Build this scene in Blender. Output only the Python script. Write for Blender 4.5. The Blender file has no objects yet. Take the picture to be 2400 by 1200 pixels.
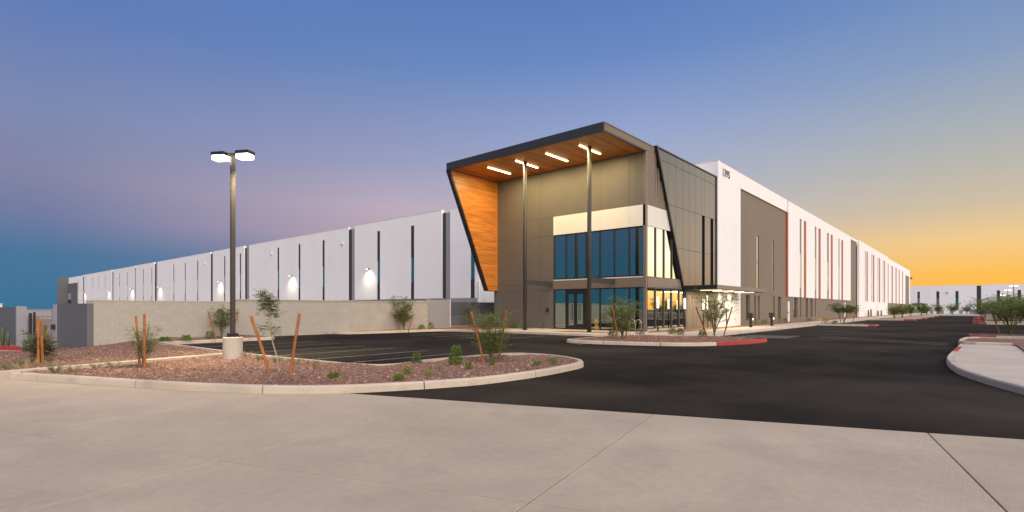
import bpy, math, random
from mathutils import Vector, Matrix
R = math.radians
SC = bpy.context.scene
COL = SC.collection
random.seed(7)

# ------------------------------------------------------------------ camera
# world axes: +x runs along the long side facade (away), +y along the long front facade (to the left)
HEAD = R(41.03)
EYE = 1.6
cam = bpy.data.cameras.new('camera')
cam.sensor_width = 36.0
cam.lens = 1248.0 / 2400.0 * 36.0
cam.shift_y = (723.0 - 600.0) / 2400.0
cam.clip_end = 4000
cam.clip_start = 0.05
cam_ob = bpy.data.objects.new('camera', cam)
cam_ob.location = (0, 0, EYE)
cam_ob.rotation_euler = (R(90), 0, HEAD - R(90))
COL.objects.link(cam_ob)
SC.camera = cam_ob

# ------------------------------------------------------------------ sky
def lin(c):
    out = []
    for v in c:
        v = v / 255.0
        out.append(v / 12.92 if v <= 0.04045 else ((v + 0.055) / 1.055) ** 2.4)
    return out

SUN_AZ = HEAD - R(75)          # twilight glow: just right of the frame
world = bpy.data.worlds.new('World')
SC.world = world
world.use_nodes = True
wn = world.node_tree
wn.nodes.clear()
def WN(t, **k):
    n = wn.nodes.new(t)
    for a, b in k.items():
        setattr(n, a, b)
    return n
def wmath(op, a, b=None, clamp=False):
    n = WN('ShaderNodeMath', operation=op, use_clamp=clamp)
    for i, v in enumerate((a, b)):
        if v is None:
            continue
        if isinstance(v, (int, float)):
            n.inputs[i].default_value = v
        else:
            wn.links.new(v, n.inputs[i])
    return n.outputs[0]
tc = WN('ShaderNodeTexCoord')
sx = WN('ShaderNodeSeparateXYZ')
wn.links.new(tc.outputs['Generated'], sx.inputs[0])
X, Y, Z = sx.outputs
elev = wmath('MULTIPLY', wmath('ARCSINE', Z), 180 / math.pi / 45.0, clamp=True)
hl = wmath('SQRT', wmath('ADD', wmath('ADD', wmath('MULTIPLY', X, X), wmath('MULTIPLY', Y, Y)), 1e-6))
tt = wmath('DIVIDE', wmath('ADD', wmath('MULTIPLY', X, math.cos(SUN_AZ)), wmath('MULTIPLY', Y, math.sin(SUN_AZ))), hl)
ZEN = (74, 108, 176)
SKY = [  # (cos of the azimuth from the glow, boost, [(elevation in degrees, colour)])
    (-1.0, 1.15, [(0, (62, 112, 138)), (5, (68, 112, 146)), (10, (94, 114, 156)), (16, (116, 130, 172)), (24, (98, 124, 182)), (45, ZEN)]),
    (-0.44, 1.0, [(0, (62, 115, 149)), (4.5, (76, 118, 156)), (7.5, (114, 125, 162)), (11, (134, 134, 166)), (16, (124, 138, 178)), (24, (96, 124, 184)), (45, ZEN)]),
    (0.03, 1.0, [(0, (80, 116, 150)), (4.5, (128, 132, 162)), (7.5, (186, 164, 180)), (10.5, (188, 172, 188)), (15, (154, 158, 190)), (24, (106, 136, 190)), (30, (92, 124, 186)), (45, ZEN)]),
    (0.48, 1.0, [(0, (232, 176, 110)), (5, (222, 190, 150)), (9, (194, 186, 190)), (13, (174, 178, 200)), (18, (150, 166, 206)), (25, (108, 138, 196)), (31, (90, 124, 186)), (45, ZEN)]),
    (0.82, 1.0, [(0, (255, 182, 70)), (2.9, (255, 192, 88)), (5.7, (242, 203, 141)), (8.5, (208, 191, 165)), (11.5, (188, 184, 174)), (15, (168, 176, 184)), (20, (136, 158, 192)), (26, (110, 140, 192)), (45, ZEN)]),
    (0.885, 1.0, [(0, (255, 182, 70)), (2.9, (255, 192, 88)), (5.7, (242, 203, 141)), (8.5, (208, 191, 165)), (11.5, (188, 184, 174)), (15, (168, 176, 184)), (20, (136, 158, 192)), (26, (110, 140, 192)), (45, ZEN)]),
    (1.0, 3.6, [(0, (240, 152, 70)), (1.5, (252, 186, 108)), (2.7, (250, 212, 166)), (5, (246, 222, 196)), (11, (240, 220, 200)), (17, (204, 204, 204)), (26, (146, 162, 192)), (45, ZEN)]),
]
prev = None
for t, boost, stops in SKY:
    rp = WN('ShaderNodeValToRGB')
    cr = rp.color_ramp
    cr.interpolation = 'B_SPLINE' if False else 'EASE'
    cr.interpolation = 'LINEAR'
    while len(cr.elements) > 1:
        cr.elements.remove(cr.elements[-1])
    for i, (e, c) in enumerate(stops):
        el = cr.elements[0] if i == 0 else cr.elements.new(e / 45.0)
        el.position = e / 45.0
        k = 1 + (boost - 1) * max(0.0, 1 - e / 45.0)
        el.color = [v * k for v in lin(c)] + [1]
    wn.links.new(elev, rp.inputs[0])
    if prev is None:
        prev = (t, rp.outputs[0])
        continue
    mr = WN('ShaderNodeMapRange', interpolation_type='SMOOTHSTEP' if t > 0.95 else 'LINEAR')
    mr.inputs[1].default_value = prev[0]
    mr.inputs[2].default_value = t
    wn.links.new(tt, mr.inputs[0])
    mx = WN('ShaderNodeMix', data_type='RGBA')
    wn.links.new(mr.outputs[0], mx.inputs[0])
    wn.links.new(prev[1], mx.inputs[6])
    wn.links.new(rp.outputs[0], mx.inputs[7])
    prev = (t, mx.outputs[2])
bg = WN('ShaderNodeBackground')
bg.inputs[1].default_value = 1.0
wn.links.new(prev[1], bg.inputs[0])
wo = WN('ShaderNodeOutputWorld')
wn.links.new(bg.outputs[0], wo.inputs[0])

# added soft fill from behind right of the camera, brightening the front walls
sl = bpy.data.lights.new('fill_sun', 'SUN')
sl.energy = 4.0
sl.angle = R(80)
sl.color = (1.0, 0.875, 0.735)
so = bpy.data.objects.new('fill_sun', sl)
FILL_DIR = HEAD - R(160)
fill_el = R(38)
d = Vector((math.cos(FILL_DIR) * math.cos(fill_el), math.sin(FILL_DIR) * math.cos(fill_el), math.sin(fill_el)))
so.rotation_euler = d.to_track_quat('Z', 'Y').to_euler()
so.location = (0, 0, 60)
COL.objects.link(so)

SC.view_settings.view_transform = 'Standard'
SC.view_settings.look = 'None'
SC.view_settings.gamma = 1.0
SC.view_settings.use_curve_mapping = False
SC.view_settings.exposure = 0.0
SC.render.engine = 'CYCLES'
SC.cycles.max_bounces = 6
SC.cycles.sample_clamp_indirect = 4.0
SC.cycles.use_denoising = True

# ------------------------------------------------------------------ surveying helpers (photo pixel -> point on a known plane)
_c, _s = math.cos(HEAD), math.sin(HEAD)
def ray(px):
    r = (px - 1200.0) / 1248.0
    return _c + _s * r, _s - _c * r
def ground(px, py, z=0.0):
    d = (EYE - z) * 1248.0 / (py - 723.0)
    a, b = ray(px)
    return a * d, b * d
def front(px, x):            # y on a plane x = const
    a, b = ray(px)
    return b * x / a
def side(px, y):             # x on a plane y = const
    a, b = ray(px)
    return a * y / b
def height(px, py, x=None, y=None):
    a, b = ray(px)
    d = x / a if x is not None else y / b
    return EYE + (723.0 - py) / 1248.0 * d
def ss(a, b, v):
    t = max(0.0, min(1.0, (v - a) / (b - a)))
    return t * t * (3 - 2 * t)

# ------------------------------------------------------------------ materials
MATS = {}
def mat(name, col, rough=0.7, var=0.10, scale=1.5, bump=0.0, bscale=80.0, metal=0.0, rnd=0.0,
        spec=0.5, stretch=None, speck=None, fine=0.0, bstretch=None, patch=None):
    if name in MATS:
        return MATS[name]
    m = bpy.data.materials.new(name)
    m.use_nodes = True
    nt = m.node_tree
    N, L = nt.nodes, nt.links
    b = N['Principled BSDF']
    b.inputs['Roughness'].default_value = rough
    b.inputs['Metallic'].default_value = metal
    b.inputs['Specular IOR Level'].default_value = spec
    tcd = N.new('ShaderNodeTexCoord')
    vec = tcd.outputs['Object']
    if stretch:
        mp = N.new('ShaderNodeMapping')
        mp.inputs['Scale'].default_value = stretch
        L.new(vec, mp.inputs[0])
        vec = mp.outputs[0]
    col = list(col)
    hsv_v = None
    nz = N.new('ShaderNodeTexNoise')
    nz.inputs['Scale'].default_value = scale
    nz.inputs['Detail'].default_value = 6
    L.new(vec, nz.inputs['Vector'])
    mr = N.new('ShaderNodeMapRange')
    mr.inputs[1].default_value = 0.3
    mr.inputs[2].default_value = 0.7
    mr.inputs[3].default_value = 1 - var
    mr.inputs[4].default_value = 1 + var
    L.new(nz.outputs[0], mr.inputs[0])
    val = mr.outputs[0]
    if rnd:
        oi = N.new('ShaderNodeObjectInfo')
        m2 = N.new('ShaderNodeMapRange')
        m2.inputs[3].default_value = 1 - rnd
        m2.inputs[4].default_value = 1 + rnd
        L.new(oi.outputs['Random'], m2.inputs[0])
        mu = N.new('ShaderNodeMath'); mu.operation = 'MULTIPLY'
        L.new(val, mu.inputs[0]); L.new(m2.outputs[0], mu.inputs[1])
        val = mu.outputs[0]
    if fine:
        nf = N.new('ShaderNodeTexNoise')
        nf.inputs['Scale'].default_value = bscale
        nf.inputs['Detail'].default_value = 3
        L.new(vec, nf.inputs['Vector'])
        m3 = N.new('ShaderNodeMapRange')
        m3.inputs[1].default_value = 0.3; m3.inputs[2].default_value = 0.7
        m3.inputs[3].default_value = 1 - fine; m3.inputs[4].default_value = 1 + fine
        L.new(nf.outputs[0], m3.inputs[0])
        mu = N.new('ShaderNodeMath'); mu.operation = 'MULTIPLY'
        L.new(val, mu.inputs[0]); L.new(m3.outputs[0], mu.inputs[1])
        val = mu.outputs[0]
    hs = N.new('ShaderNodeHueSaturation')
    hs.inputs['Color'].default_value = col + [1]
    L.new(val, hs.inputs['Value'])
    out = hs.outputs[0]
    if speck:
        vo = N.new('ShaderNodeTexVoronoi')
        vo.inputs['Scale'].default_value = speck[1]
        L.new(vec, vo.inputs['Vector'])
        rp = N.new('ShaderNodeValToRGB')
        rp.color_ramp.elements[0].position = 0.0
        rp.color_ramp.elements[1].position = 1.0
        rp.color_ramp.elements[0].color = (0, 0, 0, 1)
        rp.color_ramp.elements[1].color = (1, 1, 1, 1)
        sp = N.new('ShaderNodeSeparateColor')
        L.new(vo.outputs['Color'], sp.inputs[0])
        L.new(sp.outputs[0], rp.inputs[0])
        mx = N.new('ShaderNodeMix'); mx.data_type = 'RGBA'
        pw = N.new('ShaderNodeMath'); pw.operation = 'POWER'; pw.inputs[1].default_value = speck[2]
        L.new(rp.outputs[0], pw.inputs[0])
        L.new(pw.outputs[0], mx.inputs[0])
        L.new(out, mx.inputs[6])
        mx.inputs[7].default_value = list(speck[0]) + [1]
        out = mx.outputs[2]
    if patch:
        for pc, psc, lo, hi, amt in patch:
            pn = N.new('ShaderNodeTexNoise'); pn.inputs['Scale'].default_value = psc; pn.inputs['Detail'].default_value = 5
            pn.inputs['Roughness'].default_value = 0.62
            L.new(tcd.outputs['Object'], pn.inputs['Vector'])
            pr = N.new('ShaderNodeMapRange'); pr.inputs[1].default_value = lo; pr.inputs[2].default_value = hi; pr.inputs[4].default_value = amt
            L.new(pn.outputs[0], pr.inputs[0])
            pm_ = N.new('ShaderNodeMix'); pm_.data_type = 'RGBA'
            L.new(pr.outputs[0], pm_.inputs[0]); L.new(out, pm_.inputs[6]); pm_.inputs[7].default_value = list(pc) + [1]
            out = pm_.outputs[2]
    L.new(out, b.inputs['Base Color'])
    if bump:
        nb = N.new('ShaderNodeTexNoise')
        nb.inputs['Scale'].default_value = bscale
        nb.inputs['Detail'].default_value = 4
        bv = vec
        if bstretch:
            m4 = N.new('ShaderNodeMapping'); m4.inputs['Scale'].default_value = bstretch
            m4.inputs['Rotation'].default_value = (0, 0, R(-12))
            L.new(tcd.outputs['Object'], m4.inputs[0]); bv = m4.outputs[0]
        L.new(bv, nb.inputs['Vector'])
        bp = N.new('ShaderNodeBump')
        bp.inputs['Strength'].default_value = bump
        bp.inputs['Distance'].default_value = 0.02
        L.new(nb.outputs[0], bp.inputs['Height'])
        L.new(bp.outputs[0], b.inputs['Normal'])
    MATS[name] = m
    return m
def emit(name, col, strength):
    if name in MATS:
        return MATS[name]
    m = bpy.data.materials.new(name)
    m.use_nodes = True
    b = m.node_tree.nodes['Principled BSDF']
    b.inputs['Base Color'].default_value = (0.8, 0.8, 0.78, 1)
    b.inputs['Emission Color'].default_value = list(col) + [1]
    b.inputs['Emission Strength'].default_value = strength
    MATS[name] = m
    return m

M_WHITE = mat('white_paint', (0.85, 0.84, 0.82), 0.75, 0.02, 0.3, rnd=.012, stretch=(1, 1, .25), patch=[((0.76, 0.74, 0.71), 0.22, .52, .8, .5)])
M_CREAM = mat('pale_panel', (0.70, 0.67, 0.62), 0.6, 0.03, 0.4)
M_TAUPE = mat('taupe_paint', (0.185, 0.146, 0.108), 0.7, 0.05, 0.4, 0.08, 30, stretch=(1, 1, 0.4))
M_TAUPE_SHADE = mat('taupe_shaded', (0.125, 0.110, 0.092), 0.55, 0.05, 0.5, rnd=.025)  # the taupe again, darker: shade on the entrance walls put into its colour
M_TAUPE2 = mat('taupe_metal', (0.165, 0.132, 0.104), 0.45, 0.04, 0.6, metal=0.0)
M_GREY = mat('grey_paint', (0.28, 0.28, 0.30), 0.7, 0.05, 0.4, 0.08, 30)
M_DKGREY = mat('dark_grey_paint', (0.115, 0.115, 0.125), 0.7, 0.05, 0.6, 0.05, 30)
M_CHAR = mat('charcoal', (0.035, 0.035, 0.04), 0.5, 0.06, 1.0)
M_BLACK = mat('black_metal', (0.014, 0.014, 0.015), 0.4, 0.05, 1.0)
M_RUST = mat('rust_red_paint', (0.34, 0.075, 0.025), 0.6, 0.05, 0.5)
M_BRONZE = mat('bronze_panel', (0.058, 0.056, 0.052), 0.22, 0.03, 0.5, metal=0.85, rnd=0.03)
M_GLASS = mat('tinted_glass', (0.36, 0.435, 0.39), 0.015, 0.0, 0.5, 0.04, .6, metal=1.0, rnd=.05)
M_MULL = mat('dark_mullion', (0.03, 0.027, 0.025), 0.4, 0.03, 2.0, metal=0.3)
M_BRMULL = mat('bronze_mullion', (0.10, 0.085, 0.07), 0.4, 0.03, 2.0, metal=0.3)
M_ROOF = mat('roof_membrane', (0.6, 0.6, 0.58), 0.9, 0.08, 0.3)
M_WOOD = mat('cedar_plank', (0.50, 0.178, 0.032), 0.38, 0.42, 1.6, 0.10, 12, rnd=0.14, stretch=(0.35, 5, 9))
M_CONC = mat('concrete', (0.42, 0.345, 0.27), 0.85, 0.13, 0.45, 0.12, 45, fine=0.05)
M_SLAB = mat('broom_concrete', (0.435, 0.350, 0.252), 0.85, 0.12, 0.6, 0.13, 10, rnd=0.04, fine=0.05, bstretch=(0.12, 5, 1), patch=[((0.30, 0.24, 0.18), 0.55, .5, .72, .55), ((0.47, 0.39, 0.30), 0.35, .52, .75, .5), ((0.13, 0.105, 0.085), 5.0, .68, .76, .35)])
M_WALK = mat('walk_concrete', (0.50, 0.43, 0.345), 0.85, 0.08, 0.6, 0.12, 45, fine=0.04)
M_KERB = mat('kerb_concrete', (0.50, 0.42, 0.33), 0.85, 0.10, 1.2, 0.15, 45, rnd=0.06, fine=0.06, patch=[((0.26, 0.20, 0.155), 2.2, .55, .75, .5), ((0.12, 0.09, 0.07), 9.0, .66, .74, .4)])
M_KRED = mat('red_kerb_paint', (0.36, 0.026, 0.022), 0.6, 0.18, 2.0, 0.1, 40, rnd=0.08)
M_ASPH = mat('asphalt', (0.0175, 0.0145, 0.0125), 0.95, 0.22, 0.22, 0.35, 120, fine=0.35, stretch=(0.6, 1.3, 1), spec=0.06, patch=[((0.066, 0.052, 0.038), 0.13, .42, .66, .75), ((0.008, 0.0075, 0.007), 0.35, .55, .75, .6), ((0.07, 0.055, 0.042), 60.0, .60, .72, .6)])
M_LINE = mat('worn_white_line', (0.19, 0.175, 0.155), 0.85, 0.45, 3.0, fine=0.3)
M_SOIL = mat('gravel_soil', (0.168, 0.072, 0.040), 0.95, 0.28, 0.8, 0.8, 26, speck=((0.30, 0.20, 0.155), 24, 3.0), fine=0.35)
M_RSOIL = mat('red_soil', (0.28, 0.115, 0.055), 0.95, 0.2, 1.2, 0.6, 30, fine=0.25)
M_STONE = [mat('brown_stone', (0.20, 0.100, 0.066), 0.9, 0.35, 6), mat('pink_stone', (0.36, 0.25, 0.19), 0.9, 0.3, 6),
           mat('dark_stone', (0.10, 0.06, 0.047), 0.9, 0.3, 6)]
M_DESERT = mat('desert_ground', (0.25, 0.18, 0.13), 0.95, 0.2, 0.15, 0.3, 8)
M_YARD = mat('yard_concrete', (0.40, 0.37, 0.35), 0.9, 0.1, 0.1)
M_BLOCK = mat('beige_block', (0.40, 0.368, 0.322), 0.9, 0.09, 1.2, 0.3, 40, rnd=0.03, fine=0.06)
M_MORTAR = mat('mortar', (0.335, 0.305, 0.262), 0.95, 0.08, 3.0)
M_STAKE = mat('orange_stake_wood', (0.33, 0.118, 0.03), 0.75, 0.3, 3.0, 0.2, 30, rnd=0.2, stretch=(6, 6, 1))
M_BARK = mat('green_bark', (0.13, 0.13, 0.06), 0.8, 0.2, 8)
M_PALEBARK = mat('pale_bark', (0.36, 0.30, 0.22), 0.85, 0.2, 8)
def leafy(*a, **k):
    m = mat(*a, **k)
    nt = m.node_tree; b = nt.nodes['Principled BSDF']
    src = b.inputs['Base Color'].links[0].from_socket
    tr = nt.nodes.new('ShaderNodeBsdfTranslucent'); mx = nt.nodes.new('ShaderNodeMixShader')
    mx.inputs[0].default_value = 0.35
    nt.links.new(src, tr.inputs[0]); nt.links.new(b.outputs[0], mx.inputs[1]); nt.links.new(tr.outputs[0], mx.inputs[2])
    nt.links.new(mx.outputs[0], nt.nodes['Material Output'].inputs[0])
    return m
M_LEAF = leafy('feathery_leaf', (0.195, 0.26, 0.040), 0.6, 0.45, 3.0, rnd=0.12)
M_LEAF2 = leafy('dark_leaf', (0.13, 0.185, 0.040), 0.6, 0.4, 4.0, rnd=0.1)
M_LEAF3 = leafy('bright_leaf', (0.15, 0.23, 0.032), 0.6, 0.35, 6.0, rnd=0.15)
M_DRYLEAF = leafy('dry_leaf', (0.22, 0.23, 0.12), 0.8, 0.35, 6.0, rnd=0.1)
M_STRAW = mat('straw', (0.36, 0.27, 0.14), 0.85, 0.3, 9.0, rnd=0.15)
M_YELLOW = mat('yellow_flower', (0.65, 0.38, 0.02), 0.6, 0.25, 9.0)
M_CACTUS = mat('cactus_green', (0.075, 0.11, 0.045), 0.7, 0.2, 9.0)
M_POLE = mat('pole_paint', (0.05, 0.042, 0.032), 0.4, 0.05, 2.0)
M_BASE = mat('pole_base_concrete', (0.50, 0.45, 0.38), 0.9, 0.08, 2.0, 0.2, 30, fine=0.05)
M_STEEL = mat('galvanised_steel', (0.45, 0.44, 0.42), 0.4, 0.08, 5.0, metal=0.7)
M_COLUMN = mat('column_paint', (0.048, 0.044, 0.042), 0.6, 0.03, 1.0)
M_LAMP = emit('lamp_lens', (1.0, 0.92, 0.68), 7)
M_STRIP = emit('soffit_strip', (1.0, 0.78, 0.38), 13)
M_GLOW = emit('path_light_lens', (1.0, 0.93, 0.85), 3.0)
M_PACK = emit('wall_pack_lens', (1.0, 0.93, 0.72), 5)
M_COOLSTRIP = emit('canopy_strip', (1.0, 0.88, 0.66), 1.4)

# ------------------------------------------------------------------ mesh builder
class MB:
    def __init__(self):
        self.v = []; self.f = []; self.mi = []
    def add(self, vs, fs, mi=0):
        o = len(self.v)
        self.v += [tuple(p) for p in vs]
        self.f += [tuple(i + o for i in f) for f in fs]
        self.mi += [mi] * len(fs)
        return self
    def box(self, x0, x1, y0, y1, z0, z1, mi=0):
        if x0 > x1: x0, x1 = x1, x0
        if y0 > y1: y0, y1 = y1, y0
        if z0 > z1: z0, z1 = z1, z0
        v = [(x0, y0, z0), (x1, y0, z0), (x1, y1, z0), (x0, y1, z0), (x0, y0, z1), (x1, y0, z1), (x1, y1, z1), (x0, y1, z1)]
        return self.add(v, [(3, 2, 1, 0), (4, 5, 6, 7), (0, 1, 5, 4), (1, 2, 6, 5), (2, 3, 7, 6), (3, 0, 4, 7)], mi)
    def prism(self, poly, a0, a1, axis='z', mi=0):
        n = len(poly)
        def P(p, a):
            return (p[0], p[1], a) if axis == 'z' else ((p[0], a, p[1]) if axis == 'y' else (a, p[0], p[1]))
        v = [P(p, a0) for p in poly] + [P(p, a1) for p in poly]
        f = [tuple(range(n - 1, -1, -1)), tuple(range(n, 2 * n))]
        f += [(i, (i + 1) % n, n + (i + 1) % n, n + i) for i in range(n)]
        return self.add(v, f, mi)
    def tube(self, pts, rad, n=6, mi=0, cap=True):
        pts = [Vector(p) for p in pts]
        if not isinstance(rad, (list, tuple)): rad = [rad] * len(pts)
        vs = []
        for i, p in enumerate(pts):
            t = (pts[min(i + 1, len(pts) - 1)] - pts[max(i - 1, 0)])
            t = t.normalized() if t.length > 1e-9 else Vector((0, 0, 1))
            a = t.cross(Vector((0, 0, 1)))
            if a.length < 0.05: a = t.cross(Vector((1, 0, 0)))
            a.normalize(); b = t.cross(a)
            for k in range(n):
                q = 2 * math.pi * k / n
                vs.append(p + (a * math.cos(q) + b * math.sin(q)) * rad[i])
        fs = []
        for i in range(len(pts) - 1):
            for k in range(n):
                fs.append((i * n + k, i * n + (k + 1) % n, (i + 1) * n + (k + 1) % n, (i + 1) * n + k))
        if cap:
            fs.append(tuple(range(n - 1, -1, -1)))
            fs.append(tuple((len(pts) - 1) * n + k for k in range(n)))
        return self.add(vs, fs, mi)
    def leaf(self, p, d, up, l, w, mi=0):
        p = Vector(p); d = Vector(d).normalized()
        s = d.cross(Vector(up))
        if s.length < 1e-3: s = d.cross(Vector((1, 0, 0)))
        s.normalize(); s *= w * 0.5
        m = p + d * l * 0.5
        return self.add([p, m + s, p + d * l, m - s], [(0, 1, 2, 3)], mi)
    def build(self, name, m, parent=None, root=None, smooth=False, kind=None, label=None):
        me = bpy.data.meshes.new(name)
        o = Vector(root.location) if root is not None else Vector((0, 0, 0))
        me.from_pydata([(p[0] - o.x, p[1] - o.y, p[2] - o.z) for p in self.v], [], self.f)
        ms = m if isinstance(m, (list, tuple)) else [m]
        for q in ms: me.materials.append(q)
        if len(ms) > 1:
            me.polygons.foreach_set('material_index', self.mi)
        if smooth:
            me.polygons.foreach_set('use_smooth', [True] * len(me.polygons))
        me.update()
        ob = bpy.data.objects.new(name, me)
        COL.objects.link(ob)
        if parent is not None: ob.parent = parent
        if kind: ob['kind'] = kind
        if label: ob['label'] = label
        return ob
def box(*a): return MB().box(*a)

def tag(o, label, cat, group=None, kind=None):
    o['label'] = label; o['category'] = cat
    if group: o['group'] = group
    if kind: o['kind'] = kind
    return o
def thing(name, label, cat, loc=(0, 0, 0), group=None):
    o = bpy.data.objects.new(name, None)
    o.location = loc; o.empty_display_size = 0.3
    COL.objects.link(o)
    return tag(o, label, cat, group)
def setting(name, loc=(0, 0, 0)):
    o = bpy.data.objects.new(name, None)
    o.location = loc; COL.objects.link(o)
    o['kind'] = 'structure'
    return o
def struct(name, mb, m):
    return mb.build(name, m, kind='structure')
def copy_tree(o, parent=None):
    c = o.copy(); COL.objects.link(c)
    if parent is not None: c.parent = parent
    for ch in list(o.children): copy_tree(ch, c)
    return c
def add_light(name, typ, loc, energy, color, parent=None, size=None, size_y=None, spot=None, blend=0.6, rot=None, root=None, radius=None):
    l = bpy.data.lights.new(name, typ)
    l.energy = energy; l.color = color
    if typ == 'AREA':
        l.shape = 'RECTANGLE'; l.size = size; l.size_y = size_y or size
    if typ == 'SPOT':
        l.spot_size = R(spot); l.spot_blend = blend
    if radius is not None: l.shadow_soft_size = radius
    o = bpy.data.objects.new(name, l)
    p = Vector(loc) - (Vector(root.location) if root is not None else Vector())
    o.location = p
    if rot: o.rotation_euler = rot
    COL.objects.link(o)
    if parent is not None: o.parent = parent
    return o

def inside(p, poly):
    x, y = p; c = False; n = len(poly); j = n - 1
    for i in range(n):
        xi, yi = poly[i]; xj, yj = poly[j]
        if (yi > y) != (yj > y) and x < (xj - xi) * (y - yi) / (yj - yi + 1e-12) + xi: c = not c
        j = i
    return c
def grid_fill(poly, step, zf):
    x0 = min(p[0] for p in poly); x1 = max(p[0] for p in poly)
    y0 = min(p[1] for p in poly); y1 = max(p[1] for p in poly)
    nx = int((x1 - x0) / step) + 2; ny = int((y1 - y0) / step) + 2
    mb = MB(); idx = {}
    def vid(i, j):
        if (i, j) not in idx:
            idx[(i, j)] = len(mb.v)
            x = x0 + i * step; y = y0 + j * step
            mb.v.append((x, y, zf(x, y)))
        return idx[(i, j)]
    for i in range(nx):
        for j in range(ny):
            if inside((x0 + (i + .5) * step, y0 + (j + .5) * step), poly):
                mb.f.append((vid(i, j), vid(i + 1, j), vid(i + 1, j + 1), vid(i, j + 1))); mb.mi.append(0)
    return mb
def inset(path, d):
    n = len(path); out = []
    for i in range(n):
        a = path[max(i - 1, 0)]; b = path[min(i + 1, n - 1)]
        dx, dy = b[0] - a[0], b[1] - a[1]; L = math.hypot(dx, dy) or 1
        out.append((path[i][0] - dy / L * d, path[i][1] + dx / L * d))
    return out
def catmull(pts, per=8):
    P = [Vector((p[0], p[1])) for p in pts]
    out = []
    for i in range(len(P) - 1):
        p0 = P[max(i - 1, 0)]; p1 = P[i]; p2 = P[i + 1]; p3 = P[min(i + 2, len(P) - 1)]
        for k in range(per):
            t = k / per
            q = 0.5 * ((2 * p1) + (p2 - p0) * t + (2 * p0 - 5 * p1 + 4 * p2 - p3) * t * t + (3 * p1 - p0 - 3 * p2 + p3) * t ** 3)
            out.append((q.x, q.y))
    out.append((P[-1].x, P[-1].y))
    return out
def polyline(pts, step=0.4):
    out = []
    for a, b in zip(pts[:-1], pts[1:]):
        L = math.dist(a, b); n = max(1, int(L / step))
        for k in range(n):
            out.append((a[0] + (b[0] - a[0]) * k / n, a[1] + (b[1] - a[1]) * k / n))
    out.append(tuple(pts[-1]))
    return out
def kerb(name, path, z0=-0.05, z1=0.15, w=0.16, seg=3.0, red=None, zf=None):
    """cast kerb along a path (the island lies to the left of the path), split into stones at its joints"""
    root = setting(name, (path[0][0], path[0][1], 0))
    n = len(path)
    nor = []
    for i in range(n):
        a = path[max(i - 1, 0)]; b = path[min(i + 1, n - 1)]
        dx, dy = b[0] - a[0], b[1] - a[1]; L = math.hypot(dx, dy) or 1
        nor.append((-dy / L, dx / L))
    runs = [[0]]; acc = 0
    for i in range(1, n):
        acc += math.dist(path[i - 1], path[i])
        runs[-1].append(i)
        if acc >= seg and i < n - 1:
            runs.append([i]); acc = 0
    for r in runs:
        if len(r) < 2: continue
        mb = MB(); vs = []
        for q, i in enumerate(r):
            p = path[i]; nx, ny = nor[i]
            px_, py_ = p
            if q == 0 or q == len(r) - 1:
                o = path[r[1]] if q == 0 else path[r[-2]]
                L = math.dist(p, o) or 1; k = min(0.012 / L, .3)
                px_ += (o[0] - p[0]) * k; py_ += (o[1] - p[1]) * k
            dz = zf(px_, py_) if zf else 0.0
            for off, z in ((0.0, z0), (0.015, z1 - 0.03), (0.04, z1), (w, z1), (w, z0)):
                vs.append((px_ + nx * off, py_ + ny * off, z + dz))
        fs = []
        for q in range(len(r) - 1):
            for k in range(4):
                fs.append((q * 5 + k, (q + 1) * 5 + k, (q + 1) * 5 + k + 1, q * 5 + k + 1))
        fs.append((0, 1, 2, 3, 4)); e = (len(r) - 1) * 5
        fs.append((e + 4, e + 3, e + 2, e + 1, e))
        mb.add(vs, fs)
        mid = path[r[len(r) // 2]]
        isred = bool(red and red(mid))
        mb.build('kerb_stone', M_KRED if isred else M_KERB, root, root, label='kerb stone painted red' if isred else None)
    return root

def scatter_stones(name, poly, zf, count, smin, smax, seed=1, keep=None):
    rnd = random.Random(seed)
    x0 = min(p[0] for p in poly); x1 = max(p[0] for p in poly)
    y0 = min(p[1] for p in poly); y1 = max(p[1] for p in poly)
    mb = MB(); n = 0; tries = 0
    while n < count and tries < count * 20:
        tries += 1
        x = rnd.uniform(x0, x1); y = rnd.uniform(y0, y1)
        if not inside((x, y), poly): continue
        dist = math.hypot(x, y)
        if keep and rnd.random() > keep(dist): continue
        s = rnd.uniform(smin, smax); a = rnd.uniform(0, 6.28); z = zf(x, y)
        ca, sa = math.cos(a) * s, math.sin(a) * s
        e = rnd.uniform(0.6, 1.0); h = s * rnd.uniform(0.5, 0.9)
        vs = [(x + ca, y + sa, z), (x - sa * e, y + ca * e, z), (x - ca, y - sa, z), (x + sa * e, y - ca * e, z),
              (x + ca * .25, y + sa * .2, z + h)]
        mb.add(vs, [(0, 1, 4), (1, 2, 4), (2, 3, 4), (3, 0, 4)], rnd.choice((0, 0, 0, 0, 1, 2, 2)))
        n += 1
    o = mb.build(name, M_STONE)
    tag(o, 'loose brown and pink decorative gravel spread over the planting bed', 'gravel', kind='stuff')
    return o

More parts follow.
